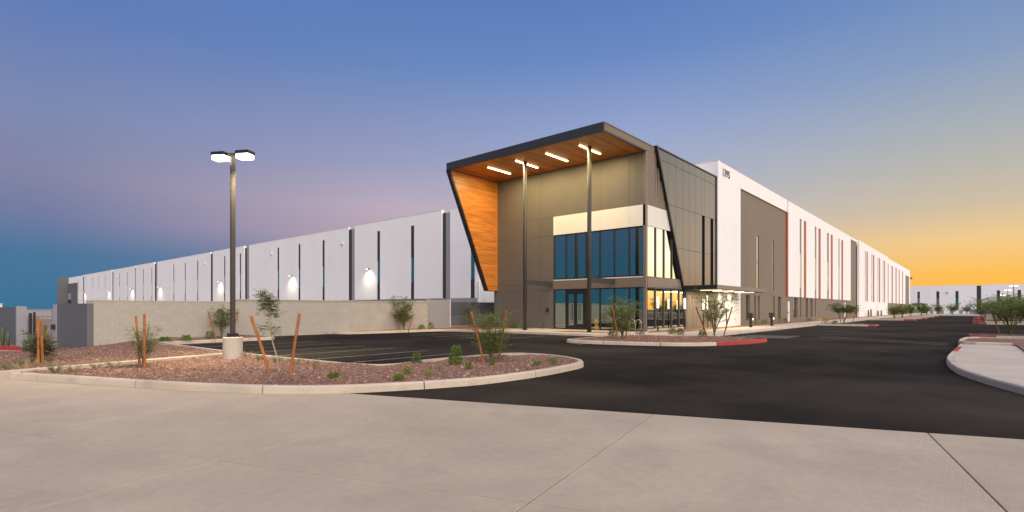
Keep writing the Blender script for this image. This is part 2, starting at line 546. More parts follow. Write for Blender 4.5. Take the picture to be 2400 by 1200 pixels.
# ------------------------------------------------------------------ ground
def ground_h(x, y):
    return -0.10 - 0.55 * ss(20, 38, y) * ss(9.0, 4.0, x) - 2.2 * ss(215, 330, x) * ss(60, 10, y)
xs = [-1500, -700, -300, -120, -60, -30, -15, -8, -2, 0, 2, 4, 5, 6, 7, 8, 9, 11, 14, 20, 30, 45, 70, 110, 150, 180, 205, 225, 245, 265, 285, 305, 325, 340, 400, 600, 1000, 1800]
ys = [-1500, -700, -300, -140, -80, -50, -30, -15, -6, 0, 6, 10, 15, 20, 23, 26, 29, 32, 35, 38, 42, 50, 60, 80, 120, 180, 300, 500, 900, 1800]
gm = MB()
for y in ys:
    for x in xs: gm.v.append((x, y, ground_h(x, y)))
nx = len(xs)
for j in range(len(ys) - 1):
    for i in range(nx - 1):
        gm.f.append((j * nx + i, j * nx + i + 1, (j + 1) * nx + i + 1, (j + 1) * nx + i)); gm.mi.append(0)
struct('ground', gm, M_DESERT)

# asphalt sheet (drive lane and car park)
A0 = (5.52, 8.94); A1 = (9.0, -0.45)
D1 = Vector((A1[0] - A0[0], A1[1] - A0[1])).normalized()
def along(k): return (A0[0] + D1.x * k, A0[1] + D1.y * k)
pa = along(60); pb = along(-2.0)
struct('asphalt_road', MB().add([(pa[0], pa[1], 0), (155, pa[1], 0), (155, 11.15, 0), (27.2, 11.15, 0), (27.2, 33.0, 0), (6.9, 33.0, 0), (6.9, 10.8, 0), (pb[0], pb[1], 0)],
       [(0, 1, 2, 3, 4, 5, 6, 7)]), M_ASPH)
# pale paving beyond the end of the road
yp = MB()
for i, (xa, xb) in enumerate(((155, 205), (205, 250), (250, 300), (300, 345))):
    yp.add([(xa, -150, ground_h(xa, 0) + .05), (xb, -150, ground_h(xb, 0) + .05), (xb, 10, ground_h(xb, 0) + .05), (xa, 10, ground_h(xa, 0) + .05)], [(0, 1, 2, 3)])
struct('far_pavement', yp, M_YARD)

# concrete apron in front: cast slabs with open joints
apron = setting('concrete_apron', (A0[0], A0[1], 0))
E1 = Vector((-0.976, -0.215))
ROW, COLW = 3.92, 3.42
tC = 5.62                                    # distance along the edge to the joint at the middle of the photo
for r in range(0, 5):
    for k in range(-5, 6):
        def pt(a, b):
            return (A0[0] + D1.x * (tC + a * COLW) + E1.x * b * ROW / 0.94, A0[1] + D1.y * (tC + a * COLW) + E1.y * b * ROW / 0.94)
        q = [pt(k, r), pt(k + 1, r), pt(k + 1, r + 1), pt(k, r + 1)]
        cx = sum(p[0] for p in q) / 4; cy = sum(p[1] for p in q) / 4
        def ins(p, g):
            L = math.hypot(p[0] - cx, p[1] - cy)
            return (p[0] + (cx - p[0]) * g / L * 1.3, p[1] + (cy - p[1]) * g / L * 1.3)
        lo = [ins(p, .008) for p in q]; hi = [ins(p, .013) for p in q]
        v = [(p[0], p[1], -0.12) for p in lo] + [(p[0], p[1], 0.0) for p in lo] + [(p[0], p[1], 0.004) for p in hi]
        f = [(0, 1, 5, 4), (1, 2, 6, 5), (2, 3, 7, 6), (3, 0, 4, 7), (4, 5, 9, 8), (5, 6, 10, 9), (6, 7, 11, 10), (7, 4, 8, 11), (8, 9, 10, 11)]
        MB().add(v, f).build('concrete_slab', M_SLAB, apron, apron)
struct('joint_bed', MB().add([(pt_[0], pt_[1], -0.05) for pt_ in (along(30), along(-14), (along(-14)[0] - 30, along(-14)[1] - 10), (along(30)[0] - 30, along(30)[1] - 10))], [(0, 1, 2, 3)]), M_CHAR)

# painted lines
def stripe(a, b, w=0.10, z=0.004):
    ax, ay = a; bx, by = b
    L = math.dist(a, b); nx_, ny_ = -(by - ay) / L * w / 2, (bx - ax) / L * w / 2
    return MB().add([(ax + nx_, ay + ny_, z), (ax - nx_, ay - ny_, z), (bx - nx_, by - ny_, z), (bx + nx_, by + ny_, z)], [(0, 1, 2, 3)])
marks = setting('parking_markings', (8, 14, 0))
lines = [((8.2, y), (13.2, y + .05)) for y in (13.9, 15.7, 17.75, 19.8, 21.95, 24.1, 26.2)]
lines += [((19.7, y), (24.6, y)) for y in (13.3, 18.9, 20.9, 23.0, 25.1)]
lines += [((34.8, 11.0), (35.4, 6.3)), ((37.8, 11.0), (38.1, 6.3)), ((41.8, 11.0), (42.2, 6.3)), ((45.0, 11.0), (45.2, 6.3)), ((48.2, 11.0), (48.2, 6.3)), ((51.4, 11.0), (51.4, 6.3)), ((54.4, 11.0), (54.4, 6.3))]
lines += [((33.6, 6.6), (29.9, 0.9)), ((34.6, 6.0), (31.1, 0.9))]
for a, b in lines: stripe(a, b).build('painted_line', M_LINE, marks, marks)
for i in range(4):
    stripe((30.2 + i * .9, 10.2), (31.4 + i * .9, 7.6), 0.35, .004).build('hatch_stripe', M_LINE, marks, marks)

# ------------------------------------------------------------------ planting islands
def bed_z(x, y):
    n = 0.022 * math.sin(x * 2.1 + 1.3 * y) + 0.02 * math.sin(3.7 * x - 2.3 * y + 1)
    return 0.115 + n - 0.62 * ss(19, 38, y) * ss(8.5, 4.0, x)
ISL_FRONT = [(0.9, 18.6), (1.69, 16.27), (2.35, 14.68), (3.01, 13.01), (3.38, 12.15), (3.78, 11.26), (4.35, 10.25), (4.86, 9.53), (5.45, 8.98), (6.1, 8.58), (7.0, 8.15), (7.9, 7.84), (8.9, 7.72), (9.9, 7.70), (11.0, 7.80), (12.0, 7.98), (12.6, 8.3), (12.98, 8.75), (13.3, 9.35), (13.5, 10.0), (13.55, 10.7), (13.35, 11.3), (12.8, 11.65), (12.0, 11.78), (11.0, 11.83)]
ISL_BACK = [(11.0, 11.83), (9.9, 11.85), (8.75, 11.62), (8.25, 11.75), (8.0, 12.3), (7.85, 13.0), (7.65, 15.2), (7.45, 18.2), (7.42, 22.0), (7.42, 25.6)]
front_path = catmull(ISL_FRONT, 5) + catmull(ISL_BACK, 5)[1:]
kerb('island_kerb', front_path, seg=2.9)
isl_poly = inset(front_path, .09)
rear_path = polyline([(7.42, 25.62), (7.5, 26.75), (12.45, 27.05), (12.75, 27.4), (12.8, 30.3)], .5)
kerb('wall_bed_kerb', rear_path, seg=3.0)
isl_poly = [p for p in isl_poly] + [(7.45, 26.86), (12.4, 27.15), (12.68, 27.5), (12.7, 30.45), (5.6, 30.45), (5.15, 34.4), (3.4, 34.8), (-14, 33.5), (-14, 27), (-4.0, 20.5)]
b_ = struct('planting_bed', grid_fill(isl_poly, 0.12, bed_z), M_SOIL)
near_poly = [p for p in front_path[:110]] + [(7.3, 18.0), (2.5, 17.6)]
scatter_stones('gravel', isl_poly, lambda x, y: bed_z(x, y) - .002, 34000, 0.012, 0.040, 3, lambda d_: min(1.0, (15.0 / max(d_, 4)) ** 1.2))
for i_, pl_ in enumerate((isl_poly,)):
    scatter_stones('gravel', pl_, lambda x, y: bed_z(x, y) - .006, 900, 0.035, 0.075, 9, lambda d_: min(1.0, (15.0 / max(d_, 4)) ** 1.2))
# flush concrete header that divides the bed
hd = setting('divider_strip', (3.5, 13.3, 0.13))
P0, P1 = Vector((1.32, 16.55)), Vector((6.95, 18.05))
nrm = Vector((-(P1 - P0).y, (P1 - P0).x)).normalized() * 0.20
for i in range(3):
    a = P0.lerp(P1, i / 3 + .001); b = P0.lerp(P1, (i + 1) / 3 - .001)
    MB().prism([tuple(a - nrm), tuple(b - nrm), tuple(b + nrm), tuple(a + nrm)], -.05, 0.178).build('strip_section', M_KERB, hd, hd)

# second bed at the wall, in front of the gate and the entrance wall
path2 = catmull([(17.9, 30.4), (18.1, 29.6), (18.9, 29.1), (20.6, 28.8), (22.4, 28.6), (24.0, 28.5), (25.0, 28.0), (25.25, 27.0), (25.4, 25.2)], 5)
kerb('gate_bed_kerb', path2, seg=3.0)
poly2 = inset(path2, .09) + [(28.0, 25.2), (30.6, 24.6), (30.6, 28.6), (33.4, 28.7), (33.4, 31.0), (28.5, 32.0), (18.0, 30.45)]
struct('gate_bed', grid_fill(poly2, 0.12, lambda x, y: 0.12 + .015 * math.sin(3 * x + 2 * y)), M_RSOIL)

# entrance walkway
wp_outer = catmull([(25.4, 25.2), (25.75, 23.0), (25.95, 20.5), (26.0, 18.0), (26.25, 16.9), (26.9, 15.9), (27.3, 14.6), (27.6, 13.2), (28.3, 12.2), (29.4, 11.65), (31.0, 11.4)], 5)
walk_path = wp_outer + polyline([(31.0, 11.4), (60, 11.3), (120, 11.2), (206, 11.1)], 3.0)[1:]
kerb('walkway_kerb', walk_path, seg=5.0, w=0.15)
wk = setting('entrance_walk', (28, 18, 0))
def slabs(root, rects, z, m, name='paving_slab'):
    for (x0, x1, y0, y1) in rects:
        MB().prism([(x0 + .006, y0 + .006), (x1 - .006, y0 + .006), (x1 - .006, y1 - .006), (x0 + .006, y1 - .006)], -.02, z).build(name, m, root, root)
inner = [(p[0] + .14, p[1] + .0) for p in wp_outer]
wpoly = inner + [(31.0, 15.3), (30.65, 15.5), (30.65, 24.6), (28.0, 25.2)]
struct('entrance_paving', MB().prism(wpoly, -.02, 0.148), M_WALK)
x = 31.01; rects = []
while x < 206:
    w_ = 2.4 if x < 70 else 6.0
    rects.append((x, x + w_, 11.52, 13.75)); x += w_
slabs(wk, rects, 0.148, M_WALK)
struct('facade_bed', MB().prism([(31.0, 13.75), (207, 13.75), (207, 15.3), (31.0, 15.3)], -.02, 0.135), M_RSOIL)
struct('entry_bed', MB().prism([(27.5, 16.2), (28.5, 15.9), (28.5, 19.8), (27.2, 20.3), (27.0, 18.5)], 0.1, 0.160), M_RSOIL)
struct('corner_bed', MB().prism([(29.2, 14.7), (36.0, 13.9), (36.0, 15.4), (30.9, 15.4)], 0.1, 0.170), M_RSOIL)

# island with the red kerb
mi_path = catmull([(25.6, 14.72), (24.0, 14.85), (22.0, 14.75), (20.8, 14.62), (20.42, 14.25), (20.40, 13.4), (20.68, 11.82), (21.27, 10.12), (22.15, 8.96), (23.71, 8.05), (25.59, 7.60), (27.4, 7.55), (27.85, 8.2), (28.1, 9.9), (27.9, 11.5), (27.1, 12.9), (26.5, 14.2), (25.6, 14.72)], 5)
kerb('red_end_kerb', mi_path, seg=2.3, red=lambda p: p[0] > 22.1 and p[1] < 10.5)
struct('island_bed', grid_fill(inset(mi_path, .09), 0.12, lambda x, y: 0.13 + .03 * math.sin(1.2 * x) * math.sin(1.5 * y)), M_SOIL)
scatter_stones('gravel', inset(mi_path, .12), lambda x, y: 0.13 + .03 * math.sin(1.2 * x) * math.sin(1.5 * y), 3500, 0.02, 0.045, 5)

# parking islands out from the side walk, red noses
for x0, x1, yn in ((56.6, 59.6, 6.7), (87.3, 90.3, 6.0), (101.0, 104, 5.6), (115.5, 118.5, 5.4), (130, 133, 5.4), (145, 148, 5.4)):
    p = polyline([(x0, 11.1), (x0, yn + .5), (x0 + .4, yn), (x1 - .4, yn), (x1, yn + .5), (x1, 11.1)], 0.6)
    kerb('parking_island_kerb', p[::1], seg=1.0, red=lambda q, yn=yn: q[1] < yn + 1.0)
    struct('parking_island_bed', MB().prism([(x0 + .1, 11.1), (x0 + .1, yn + .1), (x1 - .1, yn + .1), (x1 - .1, 11.1)][::-1], -.02, .135), M_SOIL)
for x0, x1 in ((38.1, 41.0), (71.5, 74.3), (82.5, 85.5), (101, 104), (118, 121), (135, 138)):
    p = polyline([(x1, -6.5), (x1, -.2), (x1 - .4, .3), (x0 + .4, .3), (x0, -.2), (x0, -6.5)], 0.6)
    kerb('parking_island_kerb', p, seg=.8, red=lambda q: q[1] > -.55)
    struct('parking_island_bed', MB().prism([(x0 + .1, -6.5), (x1 - .1, -6.5), (x1 - .1, .2), (x0 + .1, .2)], -.02, .135), M_SOIL)
# right-hand planting beyond the parking stalls
struct('right_bed', MB().prism([(30, -45), (155, -45), (155, -6.5), (30, -6.5)], -.05, .10), M_SOIL)

# corner pavement on the right
rs = catmull([(29.5, 0.50), (28.5, 0.50), (26, 0.57), (23.5, 0.63), (21.4, 0.67), (19.9, 0.64), (18.2, 0.50), (16.6, 0.26), (15.16, -0.14), (14.19, -0.47), (13.6, -0.70), (12.2, -1.35), (10.8, -2.3), (9.6, -3.6), (8.8, -5.2)], 5)
kerb('corner_kerb', rs, seg=2.9, z1=0.15, w=0.17, red=lambda p: p[0] > 23.2 and p[0] < 28.4)
cs = setting('corner_pavement', (22, 0, 0))
def y_edge(x):
    best = None
    for a, b in zip(rs[:-1], rs[1:]):
        if (a[0] - x) * (b[0] - x) <= 0 and abs(a[0] - b[0]) > 1e-6:
            t = (x - a[0]) / (b[0] - a[0]); v = a[1] + (b[1] - a[1]) * t
            best = v if best is None else max(best, v)
    return best if best is not None else -3
cuts = [11.2, 13.6, 15.4, 17.2, 19.0, 20.8, 22.8, 25.0, 28.42]
for a, b in zip(cuts[:-1], cuts[1:]):
    n_ = 5
    top = [(a + .006 + (b - a - .012) * i / n_, y_edge(a + (b - a) * i / n_) - 0.178) for i in range(n_ + 1)]
    lo_ = -1.25 if a > 20 else -1.25 - (20.8 - a) * 0.45
    MB().prism([(a + .006, lo_), (b - .006, -1.25 if b > 20 else -1.25 - (20.8 - b) * 0.45)] + top[::-1], -.03, 0.146).build('paving_slab', M_WALK, cs, cs)
rb_path = polyline([(28.45, -1.1), (28.45, 0.0), (28.6, .35), (29.0, .55), (31.0, .55), (33.2, .4), (33.9, -.1), (33.9, -1.6), (33.9, -6)], .4)[::-1]
kerb('corner_bed_kerb', rb_path, seg=2.4, z1=0.25, red=lambda p: p[1] > .5 and p[0] < 30.5)
struct('corner_bed_soil', MB().prism([(28.5, -1.2), (24.1, -1.25), (20.8, -1.3), (16, -3.6), (12, -5.6), (9.2, -6.6), (9.2, -20), (33.8, -20), (33.8, .2), (33, .42), (29, .5), (28.55, .2)], -.03, 0.19), M_SOIL)

# ------------------------------------------------------------------ the building
FX, SY = 42.4, 15.32            # warehouse front plane (x) and side plane (y)
EX, EY = 30.7, 15.57            # entrance block front plane and side plane
TOP, ETOP = 13.3, 12.0
YEND, XEND = 262.0, 206.5
B = thing('warehouse_building', 'long white warehouse with dark corner entrance, orange wooden canopy and number 1395', 'building', (EX, EY, 0))
def part(mb, name, m, parent=None, **k):
    return mb.build(name, m, parent or B, B, **k)

# body and roof
part(MB().box(FX + .5, XEND - .4, SY + .45, YEND - .4, 0, 12.55), 'warehouse_core', M_CHAR)
part(MB().box(FX + .3, XEND - .3, SY + .3, YEND - .3, 12.56, 12.7), 'roof', M_ROOF)
part(MB().box(XEND - .35, XEND, SY + .31, YEND, -2.6, TOP), 'rear_wall', M_WHITE)
part(MB().box(FX + .4, XEND - .36, YEND - .3, YEND, -0.6, TOP), 'end_wall', M_DKGREY)

# ---- front wall (faces the camera's left): white tilt-up panels with slit windows
joints = [(15.33, 46.53, 1), (47.9, 66.3, 1), (68.1, 101.4, 0), (103.3, 118.3, 1), (120.0, 155.0, 0), (157.2, 172.9, 1), (174.3, 196.8, 0), (198.3, 235.0, 1), (237.7, 246.0, 0)]
slits = [42.8, 53.34, 60.56, 75.04, 82.51, 89.85, 104.9, 112.3, 127.4, 135.1, 142.8, 158.9, 166.1, 182.0, 190.1, 206.2, 214.3, 222.4, 244.9]
SW = 0.34
Z0, ZS = 2.8, 12.0
def slit_window(x, yc, w, depth_dir='x'):
    """recessed slit: dark infill above and below a band of glass; faces -x"""
    f = part(MB().box(x + .05, x + .20, yc - w, yc + w, 8.0, ZS), 'slit_window', M_CHAR)
    part(MB().box(x + .05, x + .20, yc - w, yc + w, Z0, 4.9), 'lower_infill', M_CHAR, f)
    part(MB().box(x + .06, x + .10, yc - w + .03, yc + w - .03, 4.92, 7.99), 'pane', M_GLASS, f)
for i, (y0, y1, proud) in enumerate(joints):
    xo = FX - (0.16 if proud else 0.0)
    if y0 < 16: xo = FX
    ins_ = [s for s in slits if y0 + .3 < s < y1 - .3]
    if y0 < 16: ins_ = [s for s in ins_ if s > 40]
    mb = MB(); y = y0
    zlow = 4.55 if y0 < 16 else Z0
    if y0 < 16:
        mb.box(xo, FX + .3, y0, 36.0, Z0, TOP); mb.box(xo, FX + .3, 36.0, 41.7, 4.55, TOP); y = 41.7
    for s in ins_:
        mb.box(xo, FX + .3, y, s - SW, Z0, TOP)
        mb.box(xo, FX + .3, s - SW, s + SW, ZS, TOP)
        y = s + SW
    mb.box(xo, FX + .3, y, y1, Z0, TOP)
    part(mb, 'wall_panel', M_WHITE)
    for s in ins_: slit_window(xo, s, SW)
    part(MB().box(xo - .03, FX + .33, y0, y1, TOP + .002, TOP + .06), 'parapet_cap', M_CREAM)
# roll-up door beside the entrance and the grey base with dock doors
part(MB().box(FX - .02, FX + .3, 28.5, 41.6, .0, 2.79).box(FX - .02, FX + .3, 41.7, 246, -.5, 2.79), 'base_band', M_GREY)
dd = part(MB().box(FX - .10, FX + .3, 36.1, 41.6, 0, 4.53), 'drive_in_door', M_WHITE)
part(MB().box(FX - .16, FX + .2, 41.6, 41.9, 0, 4.6), 'door_frame', M_CREAM, dd)
yd = 50.0
while yd < 235:
    if not any(a < yd < b_2 for a, b_2 in ((65, 69), (100, 104), (117, 121), (154, 158), (172, 175), (196, 199), (234, 238))):
        part(MB().box(FX - .09, FX + .1, yd, yd + 2.7, -.5, 2.55), 'dock_door', M_WHITE)
    yd += 4.1
# grey channels between the panels
for a, b2 in zip(joints[:-1], joints[1:]):
    ya, yb = a[1], b2[0]
    g = part(MB().box(FX + .10, FX + .32, ya, ya + (yb - ya) * .62, 0, TOP - .35), 'grey_channel', M_GREY)
    part(MB().box(FX + .05, FX + .34, ya + (yb - ya) * .62, yb, Z0, TOP - .35), 'dark_reveal', M_CHAR, g)
# dark far end block with a pale sign panel and an opening
eb = part(MB().box(FX - .2, FX + .3, 246, 262.2, -.6, 11.0), 'end_block', M_DKGREY)
part(MB().box(FX, FX + .3, 246, 262.2, 11.0, TOP), 'wall_panel', M_WHITE)
part(MB().box(FX - 3.2, FX + .3, 262.3, 262.8, -.6, TOP + .05), 'end_fin', M_DKGREY)
part(MB().box(FX - .26, FX - .2, 256.5, 261.8, 5.0, 7.4), 'sign_panel', M_GREY, eb)
part(MB().box(FX - .26, FX - .2, 256.5, 261.5, 0, 4.9), 'opening', M_BLACK, eb)

# ---- side wall (faces right): white and taupe panels, slits and rust-red strips
XS = [42.38, 47.75, 63.2, 101.7, 107.95, 147.4, 191.5, 203.4, 206.5]
ZB = 2.9
part(MB().box(FX + .004, 47.73, SY, SY + .3, .1, TOP), 'wall_panel', M_WHITE)
wins = [(52.67, 53.33), (57.7, 58.3)]
mb = MB(); xx = 47.75
for a, b2 in wins:
    mb.box(xx, a, SY + .12, SY + .4, ZB + .012, 12.0)
    mb.box(a, b2, SY + .12, SY + .4, ZB + .012, 3.5); mb.box(a, b2, SY + .12, SY + .4, 8.45, 12.0); xx = b2
mb.box(xx, 62.8, SY + .12, SY + .4, ZB + .012, 12.0)
part(mb, 'taupe_panel', M_TAUPE)
for a, b2 in wins:
    f = part(MB().box(a, b2, SY + .32, SY + .36, 3.5, 8.45).box(a, b2, SY + .17, SY + .34, 5.9, 5.98), 'slit_window', M_MULL)
    part(MB().box(a + .02, b2 - .03, SY + .19, SY + .215, 3.52, 8.43), 'pane', M_GLASS, f)
part(MB().box(47.75, 62.8, SY, SY + .3, 12.0, TOP), 'wall_panel', M_WHITE)
part(MB().box(62.8, 63.25, SY - .02, SY + .3, ZB, 12.0), 'rust_strip', M_RUST)
def white_section(x0, x1, pairs, zlow, y=SY, cap=True):
    mb = MB(); x = x0
    for g0, g1, r0, r1, zt in pairs:
        mb.box(x, g0, y, y + .3, zlow, TOP); mb.box(g0, g1, y, y + .3, zt, TOP)
        mb.box(g1, r0, y, y + .3, zlow, TOP); mb.box(r0, r1, y, y + .3, zt, TOP)
        if zlow < ZB - .1:
            mb.box(g0, g1, y, y + .3, zlow, ZB); mb.box(r0, r1, y, y + .3, zlow, ZB)
        x = r1
    mb.box(x, x1, y, y + .3, zlow, TOP)
    part(mb, 'wall_panel', M_WHITE)
    for g0, g1, r0, r1, zt in pairs:
        f = part(MB().box(g0, g1, y + .08, y + .20, 8.0, zt), 'slit_window', M_TAUPE)
        part(MB().box(g0, g1, y + .08, y + .20, ZB, 4.0), 'lower_infill', M_TAUPE, f)
        part(MB().box(g0 + .02, g1 - .02, y + .07, y + .11, 4.01, 7.99), 'pane', M_GLASS, f)
        part(MB().box(r0 - .05, r1, y - .05, y + .1, ZB, zt), 'rust_strip', M_RUST)
white_section(63.25, 101.7, [(68.3, 69.25, 70.3, 71.2, 12.0), (76.0, 76.95, 78.1, 79.1, 12.0), (83.4, 84.7, 85.9, 86.9, 12.0), (91.4, 92.4, 93.7, 94.7, 12.0)], ZB)
part(MB().box(101.7, 107.9, SY + .10, SY + .4, .1, 12.9), 'taupe_pilaster', M_TAUPE)
part(MB().box(101.7, 107.9, SY, SY + .3, 12.9, TOP), 'wall_panel', M_WHITE)
white_section(107.9, 147.4, [(114.2, 115.2, 116.1, 117.2, 12.0), (122.2, 123.3, 124.3, 125.5, 12.0), (130.6, 131.7, 132.8, 134.0, 12.0), (138.8, 139.9, 141.0, 142.1, 12.0)], .1, SY - .3)
white_section(147.4, 191.5, [(147.6, 148.6, 149.6, 151.2, 12.0), (157.0, 158.2, 158.9, 160.2, 12.0), (165.2, 166.3, 166.9, 168.2, 12.0), (172.6, 173.6, 174.3, 175.5, 12.0), (181.5, 182.5, 183.1, 184.4, 12.0)], ZB)
part(MB().box(191.5, 203.4, SY + .08, SY + .4, .1, 11.3), 'taupe_panel', M_TAUPE)
part(MB().box(191.5, 206.2, SY, SY + .3, 11.3, TOP), 'wall_panel', M_WHITE)
part(MB().box(203.4, 206.2, SY, SY + .3, ZB, 11.29), 'wall_panel', M_WHITE)
part(MB().box(206.2, 211.0, SY + 1.2, SY + 1.8, 2.5, 11.6), 'end_panel', M_WHITE)
part(MB().box(210.2, 211.4, SY - .2, SY + .6, 10.9, 11.5), 'scupper', M_RUST)
part(MB().box(206.5, 222.0, 11.8, 15.0, 2.7, 3.2), 'end_canopy', M_BLACK)
for q_ in ((206.2, 207.5, SY - .2, SY + .3, .0, 2.8), (220.0, 221.2, 12.2, 13.0, -.4, 2.7)): part(MB().box(*q_), 'canopy_post', M_BLACK)
# ground-floor band with storefront slits
bw = [(49.35, 50.5), (51.65, 52.25), (52.8, 53.42), (57.8, 58.38), (59.55, 60.67), (65.72, 67.55), (68.7, 69.3), (71.51, 72.72), (73.93, 75.08), (76.26, 76.95)]
door = (63.34, 64.4)
openings = sorted([(a, b2, .55, 2.8) for a, b2 in bw] + [(door[0], door[1], .15, 2.45)])
mb = MB(); x = 47.76
for a, b2, z0, z1 in openings:
    mb.box(x, a, SY + .06, SY + .36, .1, ZB); mb.box(a, b2, SY + .06, SY + .36, z1, ZB)
    if z0 > .2: mb.box(a, b2, SY + .06, SY + .36, .1, z0)
    x = b2
mb.box(x, 101.7, SY + .06, SY + .36, .1, ZB - .003)
part(mb, 'base_panel', M_TAUPE)
part(MB().box(147.41, 191.5, SY + .06, SY + .36, .1, ZB - .003), 'base_panel', M_TAUPE)
for a, b2 in bw:
    f = part(MB().box(a, b2, SY + .27, SY + .33, .55, 2.8), 'window', M_MULL)
    part(MB().box(a + .04, b2 - .04, SY + .24, SY + .265, .6, 2.76), 'pane', M_GLASS, f)
dr = part(MB().box(door[0] + .04, door[1] - .04, SY + .10, SY + .16, .16, 2.4), 'side_door', M_CREAM)
part(MB().box(door[0] + .12, door[0] + .2, SY + .03, SY + .1, 1.05, 1.25), 'door_handle', M_BLACK, dr)
part(MB().box(95.75, 96.5, SY - .1, SY + .05, .15, 2.5), 'downspout', M_CREAM)
part(MB().box(129.0, 129.7, SY - .38, SY - .30, .15, 2.6), 'downspout', M_CREAM)
# shadow-gap joints in the white wall are thin recesses between panels; address digits
num = part(MB().box(43.2, 44.9, SY + .001, SY + .01, 12.28, 12.30), 'address_number', M_WHITE)
for i, ch in enumerate('1395'):
    fc = bpy.data.curves.new('digit', 'FONT')
    fc.body = ch; fc.size = 0.84; fc.extrude = 0.015; fc.offset = 0.010
    fo = bpy.data.objects.new('digit', fc)
    fo.data.materials.append(M_BLACK)
    fo.rotation_euler = (R(90), 0, 0)
    fo.location = Vector((43.26 + i * 0.45, SY - .02, 12.30)) - Vector(B.location)
    COL.objects.link(fo)
    bpy.context.view_layer.update()
    dme = bpy.data.meshes.new_from_object(fo.evaluated_get(bpy.context.evaluated_depsgraph_get()))
    do = bpy.data.objects.new('digit', dme); do.location = fo.location; do.rotation_euler = fo.rotation_euler
    bpy.data.objects.remove(fo); COL.objects.link(do); do.parent = num

# ---- entrance block
part(MB().box(EX + .25, FX + .5, EY + .3, 28.3, 0, ETOP - .15), 'entrance_core', M_CHAR)
part(MB().box(EX + .02, FX + .5, EY + .05, 28.5, ETOP - .14, ETOP - .02), 'entrance_roof', M_ROOF)
part(MB().box(EX + .02, FX, 28.31, 28.6, .1, ETOP - .02), 'entrance_side_wall', M_TAUPE_SHADE)
G = .012
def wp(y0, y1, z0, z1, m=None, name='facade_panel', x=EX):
    part(MB().box(x, x + .12, y0 + G / 2, y1 - G / 2, z0 + G / 2, z1 - G / 2), name, m or M_TAUPE_SHADE)
part(MB().box(EX + .09, EX + .24, EY + .02, 28.58, 2.9, ETOP - .2).box(EX + .09, EX + .24, 22.78, 28.58, .1, 2.9), 'facade_backing', M_TAUPE)
ycols = [(22.77, 23.91), (23.91, 28.58)]
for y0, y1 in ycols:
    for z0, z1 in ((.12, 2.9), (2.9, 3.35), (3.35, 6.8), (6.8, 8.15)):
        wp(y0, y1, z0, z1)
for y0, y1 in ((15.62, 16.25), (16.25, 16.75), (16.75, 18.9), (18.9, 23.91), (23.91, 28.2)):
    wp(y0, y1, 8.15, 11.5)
for y0, y1 in ((15.62, 16.75), (16.75, 18.9), (18.9, 22.77)):
    wp(y0, y1, 6.82, 8.15, M_CREAM, 'pale_band_panel', EX - .03)
part(MB().box(EX - .06, EX + .2, 15.60, 22.77, 2.96, 3.58), 'spandrel', M_TAUPE2)
part(MB().box(EX - .02, EX + .2, 15.60, 22.77, 3.582, 3.64), 'sill', M_CREAM)
# upper and lower front glazing
def glazing(name, edges, z0, z1, x=None, y=None, mull=M_MULL, mw=.035, skip=()):
    fr = MB()
    for k, e in enumerate(edges):
        if x is not None: fr.box(x, x + .16, e - mw, e + mw, z0, z1)
        else: fr.box(e - mw, e + mw, y, y + .16, z0, z1)
    a, b2 = edges[0], edges[-1]
    if x is not None:
        fr.box(x + .002, x + .14, a, b2, z1 - .07, z1 - .001); fr.box(x + .002, x + .14, a, b2, z0 + .001, z0 + .09)
    else:
        fr.box(a, b2, y + .002, y + .14, z1 - .07, z1 - .001); fr.box(a, b2, y + .002, y + .14, z0 + .001, z0 + .06)
    f = part(fr, name, mull)
    for k in range(len(edges) - 1):
        if k in skip: continue
        a, b2 = edges[k] + mw, edges[k + 1] - mw
        if x is not None: part(MB().box(x + .07, x + .09, a, b2, z0 + .09, z1 - .07), 'pane', M_GLASS, f)
        else: part(MB().box(a, b2, y + .07, y + .09, z0 + .06, z1 - .07), 'pane', M_GLASS, f)
    return f
glazing('front_window', [15.78, 16.78, 17.86, 18.95, 20.04, 20.9, 21.71, 22.74], 3.64, 6.82, x=EX)
gfw = glazing('front_window', [15.78, 16.78, 17.86, 18.95, 20.04, 21.71, 22.74], .15, 2.96, x=EX, skip=(4,))
# double entrance door
dj = part(MB().box(EX - .03, EX + .13, 20.075, 20.15, .16, 2.9).box(EX - .03, EX + .13, 21.6, 21.675, .16, 2.9).box(EX - .028, EX + .128, 20.15, 21.6, 2.75, 2.89), 'entrance_door', M_BLACK)
for y0, y1 in ((20.16, 20.87), (20.88, 21.59)):
    lf = part(MB().box(EX - .02, EX + .05, y0, y0 + .11, .17, 2.74).box(EX - .02, EX + .05, y1 - .11, y1, .17, 2.74).box(EX - .018, EX + .048, y0 + .11, y1 - .11, .17, .42).box(EX - .018, EX + .048, y0 + .11, y1 - .11, 2.6, 2.74)
              .box(EX - .09, EX - .06, y0 + .3 if y0 > 20.5 else y1 - .33, y0 + .33 if y0 > 20.5 else y1 - .3, .8, 1.9), 'door_leaf', M_BLACK, dj)
    part(MB().box(EX + .01, EX + .03, y0 + .11, y1 - .11, .42, 2.6), 'door_pane', M_GLASS, dj)
part(MB().box(EX - .03, EX + .2, EY, EY + .2, .1, 11.48), 'corner_post', M_TAUPE2)
# call box near the door
part(MB().box(EX - .07, EX - .005, 23.2, 23.4, 1.35, 1.62), 'call_box', M_BLACK)

